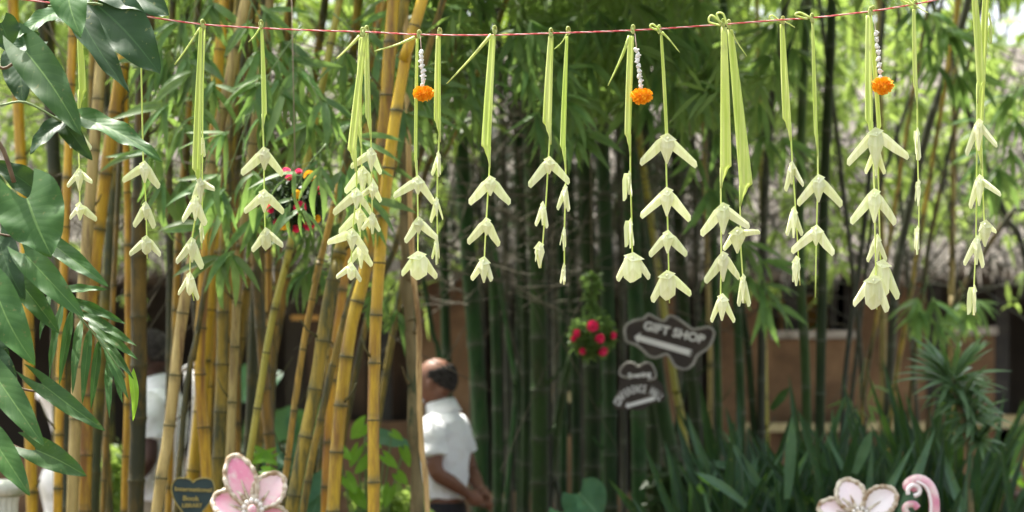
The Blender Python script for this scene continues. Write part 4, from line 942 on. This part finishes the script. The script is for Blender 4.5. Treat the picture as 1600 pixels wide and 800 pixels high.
def arrow(parent, tip, end, d, wd, hd, m, feather=True):
    a = P(*tip, d); b = P(*end, d); ax = (b - a).normalized(); up = Vector((-ax.z, 0, ax.x)); L = (b - a).length; k = d / F
    pts = [(0, 0), (hd * .9 * k, hd * k), (hd * .75 * k, wd / 2 * k), (L, wd / 2 * k * 1.1)]
    if feather: pts += [(L - 5 * k, wd * .2 * k), (L + 2 * k, wd * .1 * k), (L - 5 * k, -wd * .1 * k)]
    pts += [(L, -wd / 2 * k * 1.1), (hd * .75 * k, -wd / 2 * k), (hd * .9 * k, -hd * k)]
    w_ = [a + ax * u + up * v for u, v in pts]
    MB().prism([(p.x, p.z) for p in w_], d - .003, d + .002).build('arrow', m, parent, smooth=False)
arrow(sg, (991, 526), (1081, 552), SD - .003, 9, 10, M_letter)
MB().tube([P(1030, 495, SD), P(1026, 440, SD + .3), P(1020, 300, SD + .9)], .003, 5).build('cord', M_rope, sg)
s2 = empty('curved_sign', P(998, 605, SD), 'small dark board with a rounded double-humped top, arched CONFERENCE HALL lettering and an arrow', 'sign')
o2 = [(968,584),(972,572),(984,566),(996,572),(1008,566),(1018,568),(1024,580),(1026,592),(1036,604),(1038,624),(1028,628),(1016,632),(1004,640),(985,640),(970,640),(960,636),(962,620),(968,604)]
board(s2, o2, SD + .01, M_board, M_board, 1)
MB().tube(smoothpath([P(x, y, SD + .004) for x, y in [(980,590),(969,586),(970,576),(980,567),(990,568),(997,573),(1006,568),(1015,567),(1022,576),(1024,590),(1012,594)]], 4), 1.6 / F * SD, 6).build('rim', M_rim, s2)
text(s2, 'Evening', 999, 586, SD, 8, math.radians(6), M_letter, wpx=36, bold=.04)
txt = 'CONFERENCE HALL'
for i, ch in enumerate(txt):
    if ch == ' ': continue
    t = i / (len(txt) - 1); an = math.radians(163 - 128 * t); cx, cy, rx, ry = 1001, 640, 38, 32
    text(s2, ch, cx + rx * math.cos(an) , cy - ry * math.sin(an), SD, 12, (an - math.pi / 2) * .8, M_letter, 'letter', bold=.03, sx=.46)
arrow(s2, (977, 635), (1023, 622), SD, 6, 6, M_letter, False)
hd = 8.7
hs = empty('heart_sign', P(302, 775, hd), 'dark teal heart-shaped board with gold lettering beside the pink flower ornament', 'sign')
ho = [(302,754),(308,749),(320,747),(331,750),(335,760),(334,772),(328,785),(318,798),(308,812),(302,820),(294,812),(284,798),(274,784),(269,770),(269,758),(276,748),(288,747),(297,749)]
board(hs, ho, hd, M_heart, M_gold2, 2.2)
text(hs, 'International', 302, 765, hd - .004, 6.5, math.radians(-2), M_gold2, wpx=58, bold=.03)
text(hs, 'Book', 298, 779, hd - .004, 7.5, math.radians(-2), M_gold2, wpx=26, bold=.03)
text(hs, 'LIBRARY', 300, 790, hd - .004, 6.5, 0, M_gold2, wpx=32, bold=.03)
MB().box((P(300, 800, hd).x, hd + .021, 0), (P(304, 800, hd).x, hd + .035, P(300, 770, hd).z)).build('stake', M_wood, hs, smooth=False)

# ------------------------------------------------------------ glazed flower ornaments
def ornament(label, c, petals, d, m, pr, npearl, pearlr):
    o = empty('flower_ornament', P(c[0], c[1] + 20, d), label, 'ornament', 'glazed flower ornaments')
    for (bx, by, tx, ty, W) in petals:
        base = P(bx, by, d - .01); tip = P(tx, ty, d + .02)
        v, f, uv = surf(base, tip, W / F * d, Vector((0, -1, .2)), lambda t: max(.03, math.sin(math.pi * (.04 + t * .93) ** .95) ** .62), cup=.25, droop=.18, nt_=14, ns_=4)
        p = mk('petal', v, f, m, o, True, uv=uv, solid=.008)
        n = 9; left = [Vector(v[i * n]) for i in range(15)]; right = [Vector(v[i * n + 8]) for i in range(15)]
        loop = left + right[::-1]; k = 3.9 / F * d
        rim = [q + Vector((0, -.004, 0)) for q in loop]
        MB().tube(smoothpath(rim, 3), [k * (1 + .14 * math.sin(i * .83) + rnd(-.10, .10)) for i in range(len(rim) * 3 - 2)], 7).build('rim', M_frill, p)
        mid = [Vector(v[i * n + 4]) + Vector((0, -.008, 0)) for i in range(1, 8)]
        MB().tube(mid, [k * .9 * (1 - i / 7.5) for i in range(7)], 6).build('vein', M_frill, p)
    cc = P(*c, d - .03)
    for i in range(npearl):
        a = 2 * math.pi * i / npearl
        MB().ball(cc + Vector((math.cos(a) * pr, -.01, math.sin(a) * pr)) / F * d, pearlr / F * d, 10, 7).build('pearl', M_pearl, o)
    MB().ball(cc, Vector((pr * .8, 4, pr * .8)) / F * d, 12, 8).build('centre', M_frill, o)
    MB().ball(cc + Vector((0, -.015, 0)), Vector((pr * .5, 4, pr * .55)) / F * d, 12, 8).build('centre_gem', m, o)
    MB().tube([P(c[0], c[1], d + .06), Vector((P(*c, d).x, d + .06, 0))], .012, 8).build('stake', M_blk, o)
    return o
ornament('large pink flower ornament with frilled cream rims and a ring of pearls, bottom left', (395, 796), [(390,786,364,712,47),(404,790,438,742,48),(384,798,334,778,44),(404,806,452,822,46),(392,808,372,868,46)], 8.2, M_sculp, 14, 11, 4.2)
ornament('paler pink and white flower ornament beside the scroll ornament, bottom right', (1344, 806), [(1338,796,1318,750,44),(1352,798,1398,768,44),(1332,806,1280,790,38),(1352,812,1404,836,40),(1338,820,1318,872,40)], 8.6, M_sculp2, 12, 10, 3.2)
so = empty('scroll_ornament', P(1445, 800, 8.6), 'pink and cream glazed scroll curling beside the pale flower ornament', 'ornament', 'glazed flower ornaments')
pts = [(1436,776),(1444,770),(1440,758),(1428,754),(1417,762),(1416,774),(1424,784),(1436,786)][::-1]
sp = [(1432,772),(1437,768),(1434,762),(1427,762),(1421,768),(1423,777),(1432,781),(1442,777),(1446,768),(1442,756),(1430,750)]
main = [(1431,769),(1434,764),(1429,760),(1422,765),(1423,774),(1432,776),(1441,768),(1438,757),(1427,752)]
arc = [(1430,768),(1427,762),(1418,762),(1417,757),(1424,751),(1436,749),(1449,756),(1457,770),(1460,790),(1458,815),(1448,845)]
MB().tube(smoothpath([P(x, y, 8.6) for x, y in arc], 5), [(4.0 + 4.6 * math.sin(min(1, i / 38) * 1.57)) / F * 8.6 for i in range(51)], 10).build('scroll', M_sculp, so)
MB().tube(smoothpath([P(x, y, 8.57) for x, y in [(1428,775),(1436,771),(1436,762),(1427,758),(1419,764),(1419,773)]], 5), 3.6 / F * 8.6, 8).build('curl', M_sculp2, so)
MB().tube(smoothpath([P(x, y, 8.56) for x, y in [(1432,752),(1445,759),(1452,772),(1455,792),(1452,818)]], 5), 2.2 / F * 8.6, 8).build('stripe', M_sculp2, so)
MB().tube(smoothpath([P(x, y, 8.6) for x, y in [(1434,794),(1428,788),(1418,789),(1414,796),(1420,806),(1432,812),(1448,830)]], 5), 5.5 / F * 8.6, 8).build('lower_curl', M_sculp, so)
MB().tube([P(1446, 830, 8.6), Vector((P(1446, 830, 8.6).x, 8.6, 0))], .012, 8).build('stake', M_blk, so)

# ------------------------------------------------------------ urn, pedestal, chair, pots
def lathe(prof, cx, d, n=28, flute=0):
    mb = MB()
    for (r, z) in prof:
        for k in range(n):
            a = 2 * math.pi * k / n; q = r * (1 - flute * (k % 2)); mb.v.append((cx + q * math.cos(a), d + q * math.sin(a), z))
    for j in range(len(prof) - 1):
        for k in range(n): k2 = (k + 1) % n; mb.f.append((j * n + k, j * n + k2, (j + 1) * n + k2, (j + 1) * n + k))
    mb.f.append(tuple((len(prof) - 1) * n + k for k in range(n))); return mb
d = 12.4; z = lambda py: BZ(py, d); r = lambda p: p / F * d
ur = empty('garden_urn', (BX(111, d), d, 0), 'large white goblet urn on a round pedestal behind the leftmost culms', 'urn')
lathe([(r(10), z(700)), (r(22), z(698)), (r(28), z(680)), (r(36), z(650)), (r(46), z(628)), (r(54), z(622)), (r(54), z(612)), (r(48), z(611)), (r(40), z(630)), (r(5), z(640))], BX(111, d), d).build('bowl', M_white, ur)
lathe([(r(50), 0), (r(50), z(830)), (r(40), z(800)), (r(46), z(775)), (r(50), z(755)), (r(44), z(735)), (r(26), z(722)), (r(20), z(712)), (r(24), z(700.5)), (r(8), z(700.5))], BX(111, d), d).build('pedestal', M_white, ur)
d = 8.9
pd = empty('pedestal', (BX(-2, d), d, 0), 'fluted grey-green stone pedestal with a moulded cap, bottom left corner', 'pedestal')
lathe([(r(30), 0), (r(30), z(790)), (r(32), z(776))], BX(-2, d), d, 36, .07).build('shaft', M_stone, pd, smooth=False)
lathe([(r(32), z(775.5)), (r(40), z(772)), (r(44), z(764)), (r(42), z(756)), (r(36), z(750)), (r(10), z(749))], BX(-2, d), d).build('cap', M_stone, pd)
d = 10.5
ch = empty('garden_chair', (BX(300, d), d + .2, 0), 'white slatted garden chair seen between the golden culms', 'chair')
for i in range(5):
    x0 = 274 + i * 13.5; MB().tube(smoothpath([P(x0 + 4, 578 + abs(i - 2) * 3, d + .02 * i), P(x0 + 2, 640, d - .01), P(x0 - 4, 705, d - .03), P(x0 - 8, 742, d - .04)], 3), 3.4 / F * d, 6, sy=.5).build('slat', M_white, ch)
MB().tube(smoothpath([P(270, 600, d + .02), P(285, 577, d + .01), P(306, 570, d + .02), P(330, 580, d + .05), P(340, 610, d + .08)], 4), .008, 6).build('top_rail', M_white, ch)
sx0, sx1 = BX(262, d), BX(335, d); MB().box((sx0, d - .45, .43), (sx1, d - .02, .46)).build('seat', M_white, ch, smooth=False)
for lx in (sx0 + .02, sx1 - .02):
    for ly in (d - .43, d - .04): MB().tube([(lx, ly, 0), (lx, ly, .43)], .018, 6).build('leg', M_white, ch)
for lx, px in ((sx0 + .02, 270), (sx1 - .02, 338)): MB().tube([(lx, d - .03, .45), P(px, 742, d - .03), P(px, 605, d + .02)], .012, 6).build('back_post', M_white, ch)

def potplant(px, py, d, label, n=26):
    o = empty('potted_plant', (BX(px, d), d, 0), label, 'potted plant'); zt = BZ(py, d)
    lathe([(.10, zt - .30), (.15, zt), (.17, zt), (.17, zt - .04), (.155, zt - .045), (.14, zt - .02), (.02, zt - .03)], BX(px, d), d).build('pot', M_pot, o)
    lathe([(.18, 0), (.18, zt - .34), (.16, zt - .301), (.05, zt - .301)], BX(px, d), d, 16).build('stand', M_stone, o)
    for i in range(n):
        a = rnd(0, 6.28); b_ = Vector((BX(px, d), d, zt - .03)); q = Vector((math.cos(a) * rnd(.05, .2), math.sin(a) * .15, rnd(.06, .30)))
        leafobj('leaf', o, M_bright if i % 3 else M_taro, b_ + q * .6, b_ + q + Vector((math.cos(a) * .08, -.02, -.01)), .05, Vector((0, -.6, 1)), pr_heart, nt_=6, ns_=2)
potplant(1600, 768, 13.5, 'small leafy plant in a dark pot at the far right')

# ------------------------------------------------------------ leafy plants near the ground
SN = 'snake plants on the bank in front of the building'
snl = ['snake plant at the left end of the bank, beside the green culms', 'snake plant second from the left on the bank', 'snake plant with blades leaning left below the brown wall', 'snake plant with a pale blade in the middle of the bank',
       'snake plant directly behind the pale flower ornament', 'dense snake plant below the tan pole', 'snake plant behind the scroll ornament', 'tall dark snake plant under the spiky rosette', 'snake plant right of the spiky rosette with a long outflung blade', 'snake plant at the right end of the bank']
xs = [1120, 1165, 1212, 1255, 1300, 1345, 1395, 1445, 1495, 1530]; hs_ = [655, 630, 585, 600, 625, 640, 615, 545, 570, 620]
for i, (x0, top) in enumerate(zip(xs, hs_)):
    d = 10.2 + .5 * (i % 3); bz = .66; b_ = Vector((BX(x0, d), d, bz)); o = empty('snake_plant', b_, snl[i], 'plant', SN)
    zt = BZ(top, d)
    for k in range(36):
        a = rnd(0, 6.28); q = b_ + Vector((random.gauss(0, .09), random.gauss(0, .1), -.02)); h = (zt - bz) * rnd(.5, 1.05)
        lean = Vector((random.gauss(0, .42), random.gauss(0, .2), 1)).normalized()
        leafobj('blade', o, M_sansl if random.random() < .2 else M_sans, q, q + lean * h, rnd(.030, .055), Vector((rnd(-.7, .7), -1, rnd(-.1, .3))), pr_blade, cup=.5, droop=rnd(-.1, .1), nt_=8, ns_=2)
    def bl(a, b, W, m=M_sans, dr=.05): leafobj('blade', o, m, P(*a, d - .25), P(*b, d - .35), W / F * d, Vector((.2, -1, .5)), pr_blade, cup=.3, droop=dr, nt_=10, ns_=3)
    if i == 3: bl((1335,740),(1362,672),17,M_sansl); bl((1282,760),(1248,640),13); bl((1230,780),(1238,650),18,M_sansl)
    if i == 5: bl((1380,765),(1456,665),14,M_sans,.2)
    if i == 8: bl((1530,735),(1597,686),15,M_sansl,.2); bl((1440,830),(1530,775),16,M_sansl)
    if i == 2: bl((1205,640),(1234,605),13); bl((1180,740),(1105,720),15,M_sansl,.3)
    if i == 0: bl((1170,790),(1090,735),16,M_sansl,.3)
# spiky rosette plant
d = 10.0
ro = empty('rosette_plant', (BX(1500, d), d, .6), 'spiky plant with narrow arching pale-tipped leaves above the snake plants', 'plant')
MB().tube(smoothpath([Vector((BX(1520, d), d, .6)), P(1515, 720, d), P(1500, 640, d), P(1488, 590, d)], 4), .014, 7).build('stem', M_bark, ro)
def ros(cx, cy, n, R, zup=.5):
    c = P(cx, cy, d)
    for k in range(n):
        a = rnd(0, 6.28); e = rnd(-.8, 1.3); q = Vector((math.cos(a), math.sin(a) * .8, e * zup)).normalized(); L = R * rnd(.7, 1.1) / F * d
        leafobj('leaf', ro, M_pand, c, c + q * L, rnd(.020, .032), Vector((rnd(-.3, .3), -.6, 1)), pr_lance, cup=.4, droop=rnd(.2, .5), nt_=8, ns_=1)
ros(1487, 592, 66, 92, 1.0)
ros(1505, 622, 44, 66, 1); ros(1520, 652, 44, 62, 1); ros(1530, 686, 36, 52, .9)
# broad leaves and shrubs
def broad(name, label, d, leaves, m=M_taro, cat='plant', group=None):
    l0 = leaves[0]; o = empty(name, (BX(l0[0], d), d, 0), label, cat, group)
    for (x, y, x2, y2, W, lobe, tz) in leaves:
        leafobj('leaf', o, m, P(x, y, d), P(x + (x2 - x) * .85, y + (y2 - y) * .85, d - .05), W * (.75 if m is M_bright else .95) / F * d, Vector((rnd(-.2, .2), -1, tz)), pr_round if lobe < 0 else pr_heart, cup=.12, droop=.12, lobe=max(0, lobe), wave=.03, nt_=12, ns_=5)
        MB().tube(smoothpath([Vector((BX(l0[0], d) + rnd(-.05, .05), d + .05, 0)), P((x + l0[0]) / 2, 850, d + .05), P(x, y, d)], 4), .004, 5).build('stalk', M_stemg, o)
    return o
broad('taro_plant', 'round scalloped grey-green leaf at the foot of the central green culms', 10.5, [(905,770,945,815,80,.3,.5),(880,800,910,850,60,.3,.5)])
broad('taro_plant', 'round blue-green leaves right of the pink flower ornament', 9.6, [(470,710,440,750,50,.3,.2),(490,740,470,800,48,.3,.3),(440,705,415,745,50,.3,.5),(500,770,480,830,40,.3,.3)])
broad('leafy_shrub', 'bright green lobed leaves just above the pink flower ornament', 9.4, [(400,705,440,730,26,.3,.4),(425,708,385,728,24,.3,.5),(410,735,445,742,24,.2,.5),(372,770,352,800,24,.2,.5),(350,765,372,790,20,.2,.4)], M_bright)
broad('leafy_shrub', 'sunny green shrub between the golden culms and the mossy trunk', 9.8,
      [(570,662,545,690,36,.35,.3),(560,700,545,735,24,.3,.4),(578,715,550,745,26,.3,.3),(540,745,560,775,30,.3,.4),(600,712,625,735,22,.3,.4),(555,770,575,800,30,.3,.4),(610,760,600,800,28,.2,.4),(530,700,552,722,24,.2,.5),(612,675,632,690,18,.2,.5),(630,700,642,735,22,.2,.2),(575,690,600,700,20,.2,.4),(620,740,640,760,24,.2,.4)], M_bright)
broad('taro_plant', 'wide greyish leaf catching the light beside the mossy trunk', 9.9, [(585,680,655,700,36,.2,1.0),(560,820,600,760,40,.2,.6),(470,800,520,760,34,.2,.6)])
broad('leaf_stand_in', 'broad leaves standing in for an unclear grey gleaming shape behind the golden clump', 13.4, [(425,575,345,640,80,.1,1.2),(345,600,300,700,60,.1,.3),(430,640,400,780,90,.1,-.3),(480,640,520,760,90,.1,-.3)], M_taro)  # leaves added in place of an unidentified grey gleaming shape
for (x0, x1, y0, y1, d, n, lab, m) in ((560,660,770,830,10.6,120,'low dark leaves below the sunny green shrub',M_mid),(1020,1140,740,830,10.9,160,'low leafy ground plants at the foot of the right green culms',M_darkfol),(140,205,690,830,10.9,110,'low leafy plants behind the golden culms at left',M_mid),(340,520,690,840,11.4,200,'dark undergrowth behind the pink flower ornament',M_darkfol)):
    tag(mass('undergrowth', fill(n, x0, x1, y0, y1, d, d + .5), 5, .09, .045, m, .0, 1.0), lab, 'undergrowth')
broad('leafy_shrub', 'tiny bright green shoot low beside the snake plants', 10.4, [(1095,742,1112,760,16,.2,.5),(1112,750,1125,770,14,.2,.5),(1090,760,1104,775,14,.2,.5)], M_bright)
wf = empty('white_flowers', P(335, 712, 11), 'small white blossoms in the dark gap above the heart-shaped sign', 'flowers')
for x, y in ((328,715),(351,704),(333,722),(347,708)): rose(wf, P(x, y, 11), .013, Vector((0, -1, .3)), M_wflow)
MB().tube([Vector((BX(338, 11), 11.02, 0)), P(338, 725, 11.02)], .004, 5).build('stem', M_stemg, wf)

# ------------------------------------------------------------ mossy trunk and bare stick
tr = empty('mossy_trunk', (BX(640, 9.6), 9.6, 0), 'rough mossy trunk beside the man in the white shirt', 'tree')
pts = smoothpath([Vector((BX(655, 9.6), 9.6, 0)), P(652, 800, 9.6), P(647, 650, 9.6), P(640, 500, 9.6), P(634, 400, 9.6), P(632, 200, 9.6), P(626, 0, 9.6), P(612, -500, 9.6)], 6)
MB().tube(pts, [(8.8 + 1.6 * math.sin(i * 1.3) + rnd(-2, 2)) / F * 9.6 for i in range(len(pts))], 12).build('trunk', M_bark, tr)
for a, b in (((637,500),(668,485)),((640,600),(628,572)),((648,520),(665,500)),((642,440),(622,400))):
    MB().tube(smoothpath([P(*a, 9.6), P((a[0]+b[0])/2, (a[1]+b[1])/2+4, 9.5), P(*b, 9.45)], 3), [.008, .007, .006, .005, .004, .003, .002], 5).build('branch', M_bark, tr)
stk = MB(); pts = smoothpath([Vector((BX(680, 9.0), 9.0, 0)), P(668, 800, 9), P(659, 700, 9), P(655, 600, 9), P(654, 500, 9), P(646, 430, 9), P(640, 300, 9), P(636, 100, 9), P(630, -80, 9)], 5)
stk.tube(pts, [(4.4 + .5 * math.sin(i * 2.1)) / F * 9 for i in range(len(pts))], 9)
tag(stk.build('bare_stick', M_stick, None, origin=pts[0]), 'pale crooked bare stick passing in front of the man in white', 'stick')
pl = MB(); pts = [Vector((BX(700, 12.0), 12.0, 0)), P(688, 600, 12.0), P(676, 520, 12.0), P(660, 430, 12.0), P(640, 330, 12)]
pl.tube(smoothpath(pts, 4), .012, 8); tag(pl.build('leaning_pole', M_green, None, origin=pts[0]), 'thin grey-green pole leaning behind the man in the white shirt', 'pole')

# ------------------------------------------------------------ people
def person(px, d, ztop, yaw, label, skin, pants, shirt_z, baldness, arms, mask=True, scale=1.0, head_pitch=.0):
    o = empty('person', (BX(px, d), d, 0), label, 'person'); c0 = Vector((BX(px, d), d, 0)); k = ztop / 1.70
    R = Matrix.Rotation(yaw, 3, 'Z')
    def T(f, l, z_): return c0 + R @ Vector((f + .038 * max(0.0, min(1.0, (z_ - 1.40) / .12)), l, z_)) * k
    def ell(mb, c, r, pitch=0):
        M = R @ Matrix.Rotation(pitch, 3, 'Y'); mb.ball(T(*c), Vector(r) * k, 20, 14, M)
    def loft(mb, rings, n=20):
        v = []; f = []
        for (fc, lc, z_, rf, rl) in rings:
            for i in range(n):
                a = 2 * math.pi * i / n; v.append(T(fc + rf * math.cos(a), lc + rl * math.sin(a), z_))
        for j in range(len(rings) - 1):
            for i in range(n): i2 = (i + 1) % n; f.append((j * n + i, j * n + i2, (j + 1) * n + i2, (j + 1) * n + i))
        f.append(tuple(range(n - 1, -1, -1))); f.append(tuple((len(rings) - 1) * n + i for i in range(n))); mb.add(v, f)
    def limb(mb, pts, rad, n=12): mb.tube(smoothpath([T(*p) for p in pts], 3), sum([[rad[i] * k + (rad[i + 1] - rad[i]) * k * j / 3 for j in range(3)] for i in range(len(rad) - 1)], []) + [rad[-1] * k], n)
    def rem(ob, vs, sm=4):
        m = ob.modifiers.new('merge', 'REMESH'); m.mode = 'VOXEL'; m.voxel_size = vs; m.use_smooth_shade = True
        m2 = ob.modifiers.new('soften', 'SMOOTH'); m2.factor = .5; m2.iterations = sm
    b = MB()
    ell(b, (-.005, 0, 1.598), (.098, .077, .100)); ell(b, (.030, 0, 1.545), (.068, .060, .085)); ell(b, (.055, 0, 1.505), (.040, .042, .040))
    b.tube([T(.088, 0, 1.60), T(.105, 0, 1.572), T(.118, 0, 1.552), T(.10, 0, 1.542)], [.008, .011, .015, .010], 8)
    ell(b, (.098, 0, 1.520), (.010, .024, .007)); ell(b, (.097, 0, 1.512), (.010, .020, .007)); ell(b, (.088, 0, 1.608), (.014, .05, .010))
    for s in (-1, 1): ell(b, (-.002, s * .083, 1.563), (.021, .012, .036)); ell(b, (.006, s * .080, 1.535), (.011, .009, .013))
    loft(b, [(-.02, 0, 1.36, .075, .08), (-.015, 0, 1.42, .058, .058), (-.004, 0, 1.47, .054, .054), (.0, 0, 1.53, .056, .056)])
    loft(b, [(0, 0, .84, .10, .14), (0, 0, .95, .105, .15), (0, 0, 1.10, .095, .135), (0, 0, 1.25, .10, .15), (-.01, 0, 1.36, .085, .15), (-.01, 0, 1.41, .05, .08)])
    for s, (sh, el, wr, hd, fdir) in zip((1, -1), arms):
        limb(b, [sh, tuple((Vector(sh) + Vector(el)) / 2), el, tuple((Vector(el) * .5 + Vector(wr) * .5)), wr], [.042, .044, .039, .037, .025])
        W = Vector(wr); H = Vector(hd); ax = (H - W).normalized(); fd = Vector(fdir).normalized(); sd = ax.cross(fd).normalized()
        ell(b, tuple(W.lerp(H, .55)), (.030, .034, .042)); limb(b, [tuple(W), tuple(W.lerp(H, .5)), tuple(H)], [.024, .030, .030])
        for q in range(4):
            s0 = H + sd * (q - 1.5) * .019; L = (.062, .072, .068, .052)[q]
            p1 = s0 + (ax * .8 + fd * .3) * L * .45; p2 = p1 + (ax * .3 + fd * .9) * L * .38; p3 = p2 + (fd * .9 - ax * .3) * L * .28
            limb(b, [tuple(s0 - ax * .015), tuple(p1), tuple(p2), tuple(p3)], [.0095, .009, .0085, .007], 8)
        s0 = W.lerp(H, .35) - sd * .028; limb(b, [tuple(s0), tuple(s0 - sd * .022 + ax * .022), tuple(s0 - sd * .026 + ax * .05 + fd * .012)], [.012, .0105, .008], 8)
    for s in (-1, 1): limb(b, [(0, s * .085, .88), (.005, s * .09, .66), (.01, s * .092, .48), (-.012, s * .092, .30), (-.005, s * .09, .09)], [.082, .072, .054, .050, .036])
    for s in (-1, 1): ell(b, (.05, s * .09, .05), (.12, .042, .038))
    body = b.build('body', skin, o); rem(body, .0065)
    # shirt
    s_ = MB(); z0 = shirt_z
    loft(s_, [(.004, 0, z0, .116, .166), (.0, 0, z0 + .06, .114, .164), (-.004, 0, 1.15, .112, .164), (-.014, 0, 1.26, .116, .180), (-.022, 0, 1.34, .106, .186), (-.022, 0, 1.385, .088, .170), (-.022, 0, 1.415, .078, .120), (-.018, 0, 1.44, .070, .074), (-.016, 0, 1.475, .064, .066)], 28)
    for s, (sh, el, wr, hd, fdir) in zip((1, -1), arms):
        a = Vector(sh); e = a.lerp(Vector(el), .68); limb(s_, [tuple(a + Vector((0, -s * .05, .015))), tuple(a.lerp(e, .35)), tuple(a.lerp(e, .7)), tuple(e)], [.062, .068, .065, .068], 14)
    sh_ = s_.build('shirt', M_shirt, o); rem(sh_, .009, 3)
    tx = bpy.data.textures.get('folds') or bpy.data.textures.new('folds', 'CLOUDS'); tx.noise_scale = .09; tx.noise_depth = 3
    dm = sh_.modifiers.new('folds', 'DISPLACE'); dm.texture = tx; dm.strength = .036; dm.mid_level = .5
    c_ = MB(); nn = 24; v = []; f = []
    for j, (rr, zz) in enumerate(((.064, 1.445), (.066, 1.485), (.072, 1.488), (.082, 1.448), (.090, 1.425))):
        for i in range(nn): a = 2 * math.pi * i / nn; v.append(T(-.014 + rr * math.cos(a) * 1.03, rr * math.sin(a), zz - .018 * math.cos(a)))
    for j in range(4):
        for i in range(nn): i2 = (i + 1) % nn; f.append((j * nn + i, j * nn + i2, (j + 1) * nn + i2, (j + 1) * nn + i))
    c_.add(v, f); c_.build('collar', M_shirt, o, solid=.003)
    # trousers, belt, shoes
    t_ = MB(); loft(t_, [(0, 0, .76, .118, .165), (0, 0, .86, .122, .168), (0, 0, .96, .112, .158), (0, 0, 1.0, .108, .153)])
    for s in (-1, 1): limb(t_, [(0, s * .085, .86), (.005, s * .092, .64), (.01, s * .094, .46), (-.005, s * .094, .28), (.0, s * .092, .09)], [.092, .086, .074, .068, .066], 16)
    rem(t_.build('trousers', pants, o), .012)
    for s in (-1, 1):
        q = MB(); loft(q, [(.055, s * .09, .0, .135, .048), (.055, s * .09, .025, .137, .050), (.05, s * .09, .055, .125, .045), (.02, s * .09, .09, .075, .038), (.0, s * .09, .11, .05, .036)], 16); q.build('shoe', M_shoe, o)
    # hair: a thin shell over back and sides; bald crown left bare
    h = MB(); v = []; f = []; nu, nv = 28, 14
    for j in range(nv + 1):
        th = (.86 if baldness else .02) + (1.95 - (.86 if baldness else .02)) * j / nv
        for i in range(nu + 1):
            a = math.radians(78 if baldness else 45) + (2 * math.pi - 2 * math.radians(78 if baldness else 45)) * i / nu
            bk = max(0, -math.cos(a)); th = th if not baldness else (1.16 - .34 * bk + .05 * math.sin(i * 2.7)) + (.36 + 1.02 * bk ** .7) * j / nv; rr = 1.05 if 0 < j < nv and 0 < i < nu else .97; rr += rnd(-.01, .01)
            if not baldness and j < 5: a = 2 * math.pi * i / nu
            v.append(T(-.007 + .099 * rr * math.sin(th) * math.cos(a), .079 * rr * math.sin(th) * math.sin(a), 1.598 + .102 * rr * math.cos(th) * (1.05 if not baldness else 1)))
    for j in range(nv):
        for i in range(nu): a = j * (nu + 1) + i; f.append((a, a + 1, a + nu + 2, a + nu + 1))
    h.add(v, f); h.build('hair', M_hair, o, solid=.006)
    for s in (-1, 1): MB().ball(T(.082, s * .030, 1.585), .011 * k, 10, 7).build('eye', M_wflow, o); MB().ball(T(.0905, s * .030, 1.585), .005 * k, 8, 6).build('pupil', M_hair, o)
    if mask:
        m_ = MB(); v = []; f = []
        for j in range(7):
            th = 1.75 + .75 * j / 6
            for i in range(13):
                a = -1.15 + 2.3 * i / 12; v.append(T(.030 + .094 * math.sin(th) * math.cos(a) , .074 * math.sin(th) * math.sin(a), 1.565 + .098 * math.cos(th)))
        for j in range(6):
            for i in range(12): a = j * 13 + i; f.append((a, a + 1, a + 14, a + 13))
        m_.add(v, f); m_.build('face_mask', M_mask, o, solid=.003)
    return o
zt = BZ(559, 11.6)
person(692, 11.6, zt, math.radians(163), 'balding man in a white short-sleeved shirt and dark trousers, hands clasped behind his back', M_skin, M_pants, 1.015, True,
       [((-.01,.19,1.375),(-.045,.235,1.150),(-.150,.100,1.045),(-.205,.045,1.000),(-.6,-.6,-.2)), ((-.01,-.17,1.375),(-.075,-.20,1.150),(-.170,-.065,1.055),(-.220,.0,1.015),(-.6,.5,-.4))])
zt = BZ(520, 12.4)
person(247, 12.2, zt, math.radians(172), 'dark-haired man in a white shirt half hidden by mossy culms at left', M_skin2, M_khaki, .90, False,
       [((0,.195,1.375),(-.03,.245,1.10),(.13,.205,.93),(.20,.18,.88),(.3,-.5,-.6)), ((0,-.195,1.375),(-.02,-.24,1.10),(.13,-.2,.95),(.20,-.18,.90),(.3,.5,-.6))], mask=False)
print('objects', len(bpy.data.objects), 'tris', sum(len(o.data.polygons) for o in bpy.data.objects if o.type == 'MESH'))
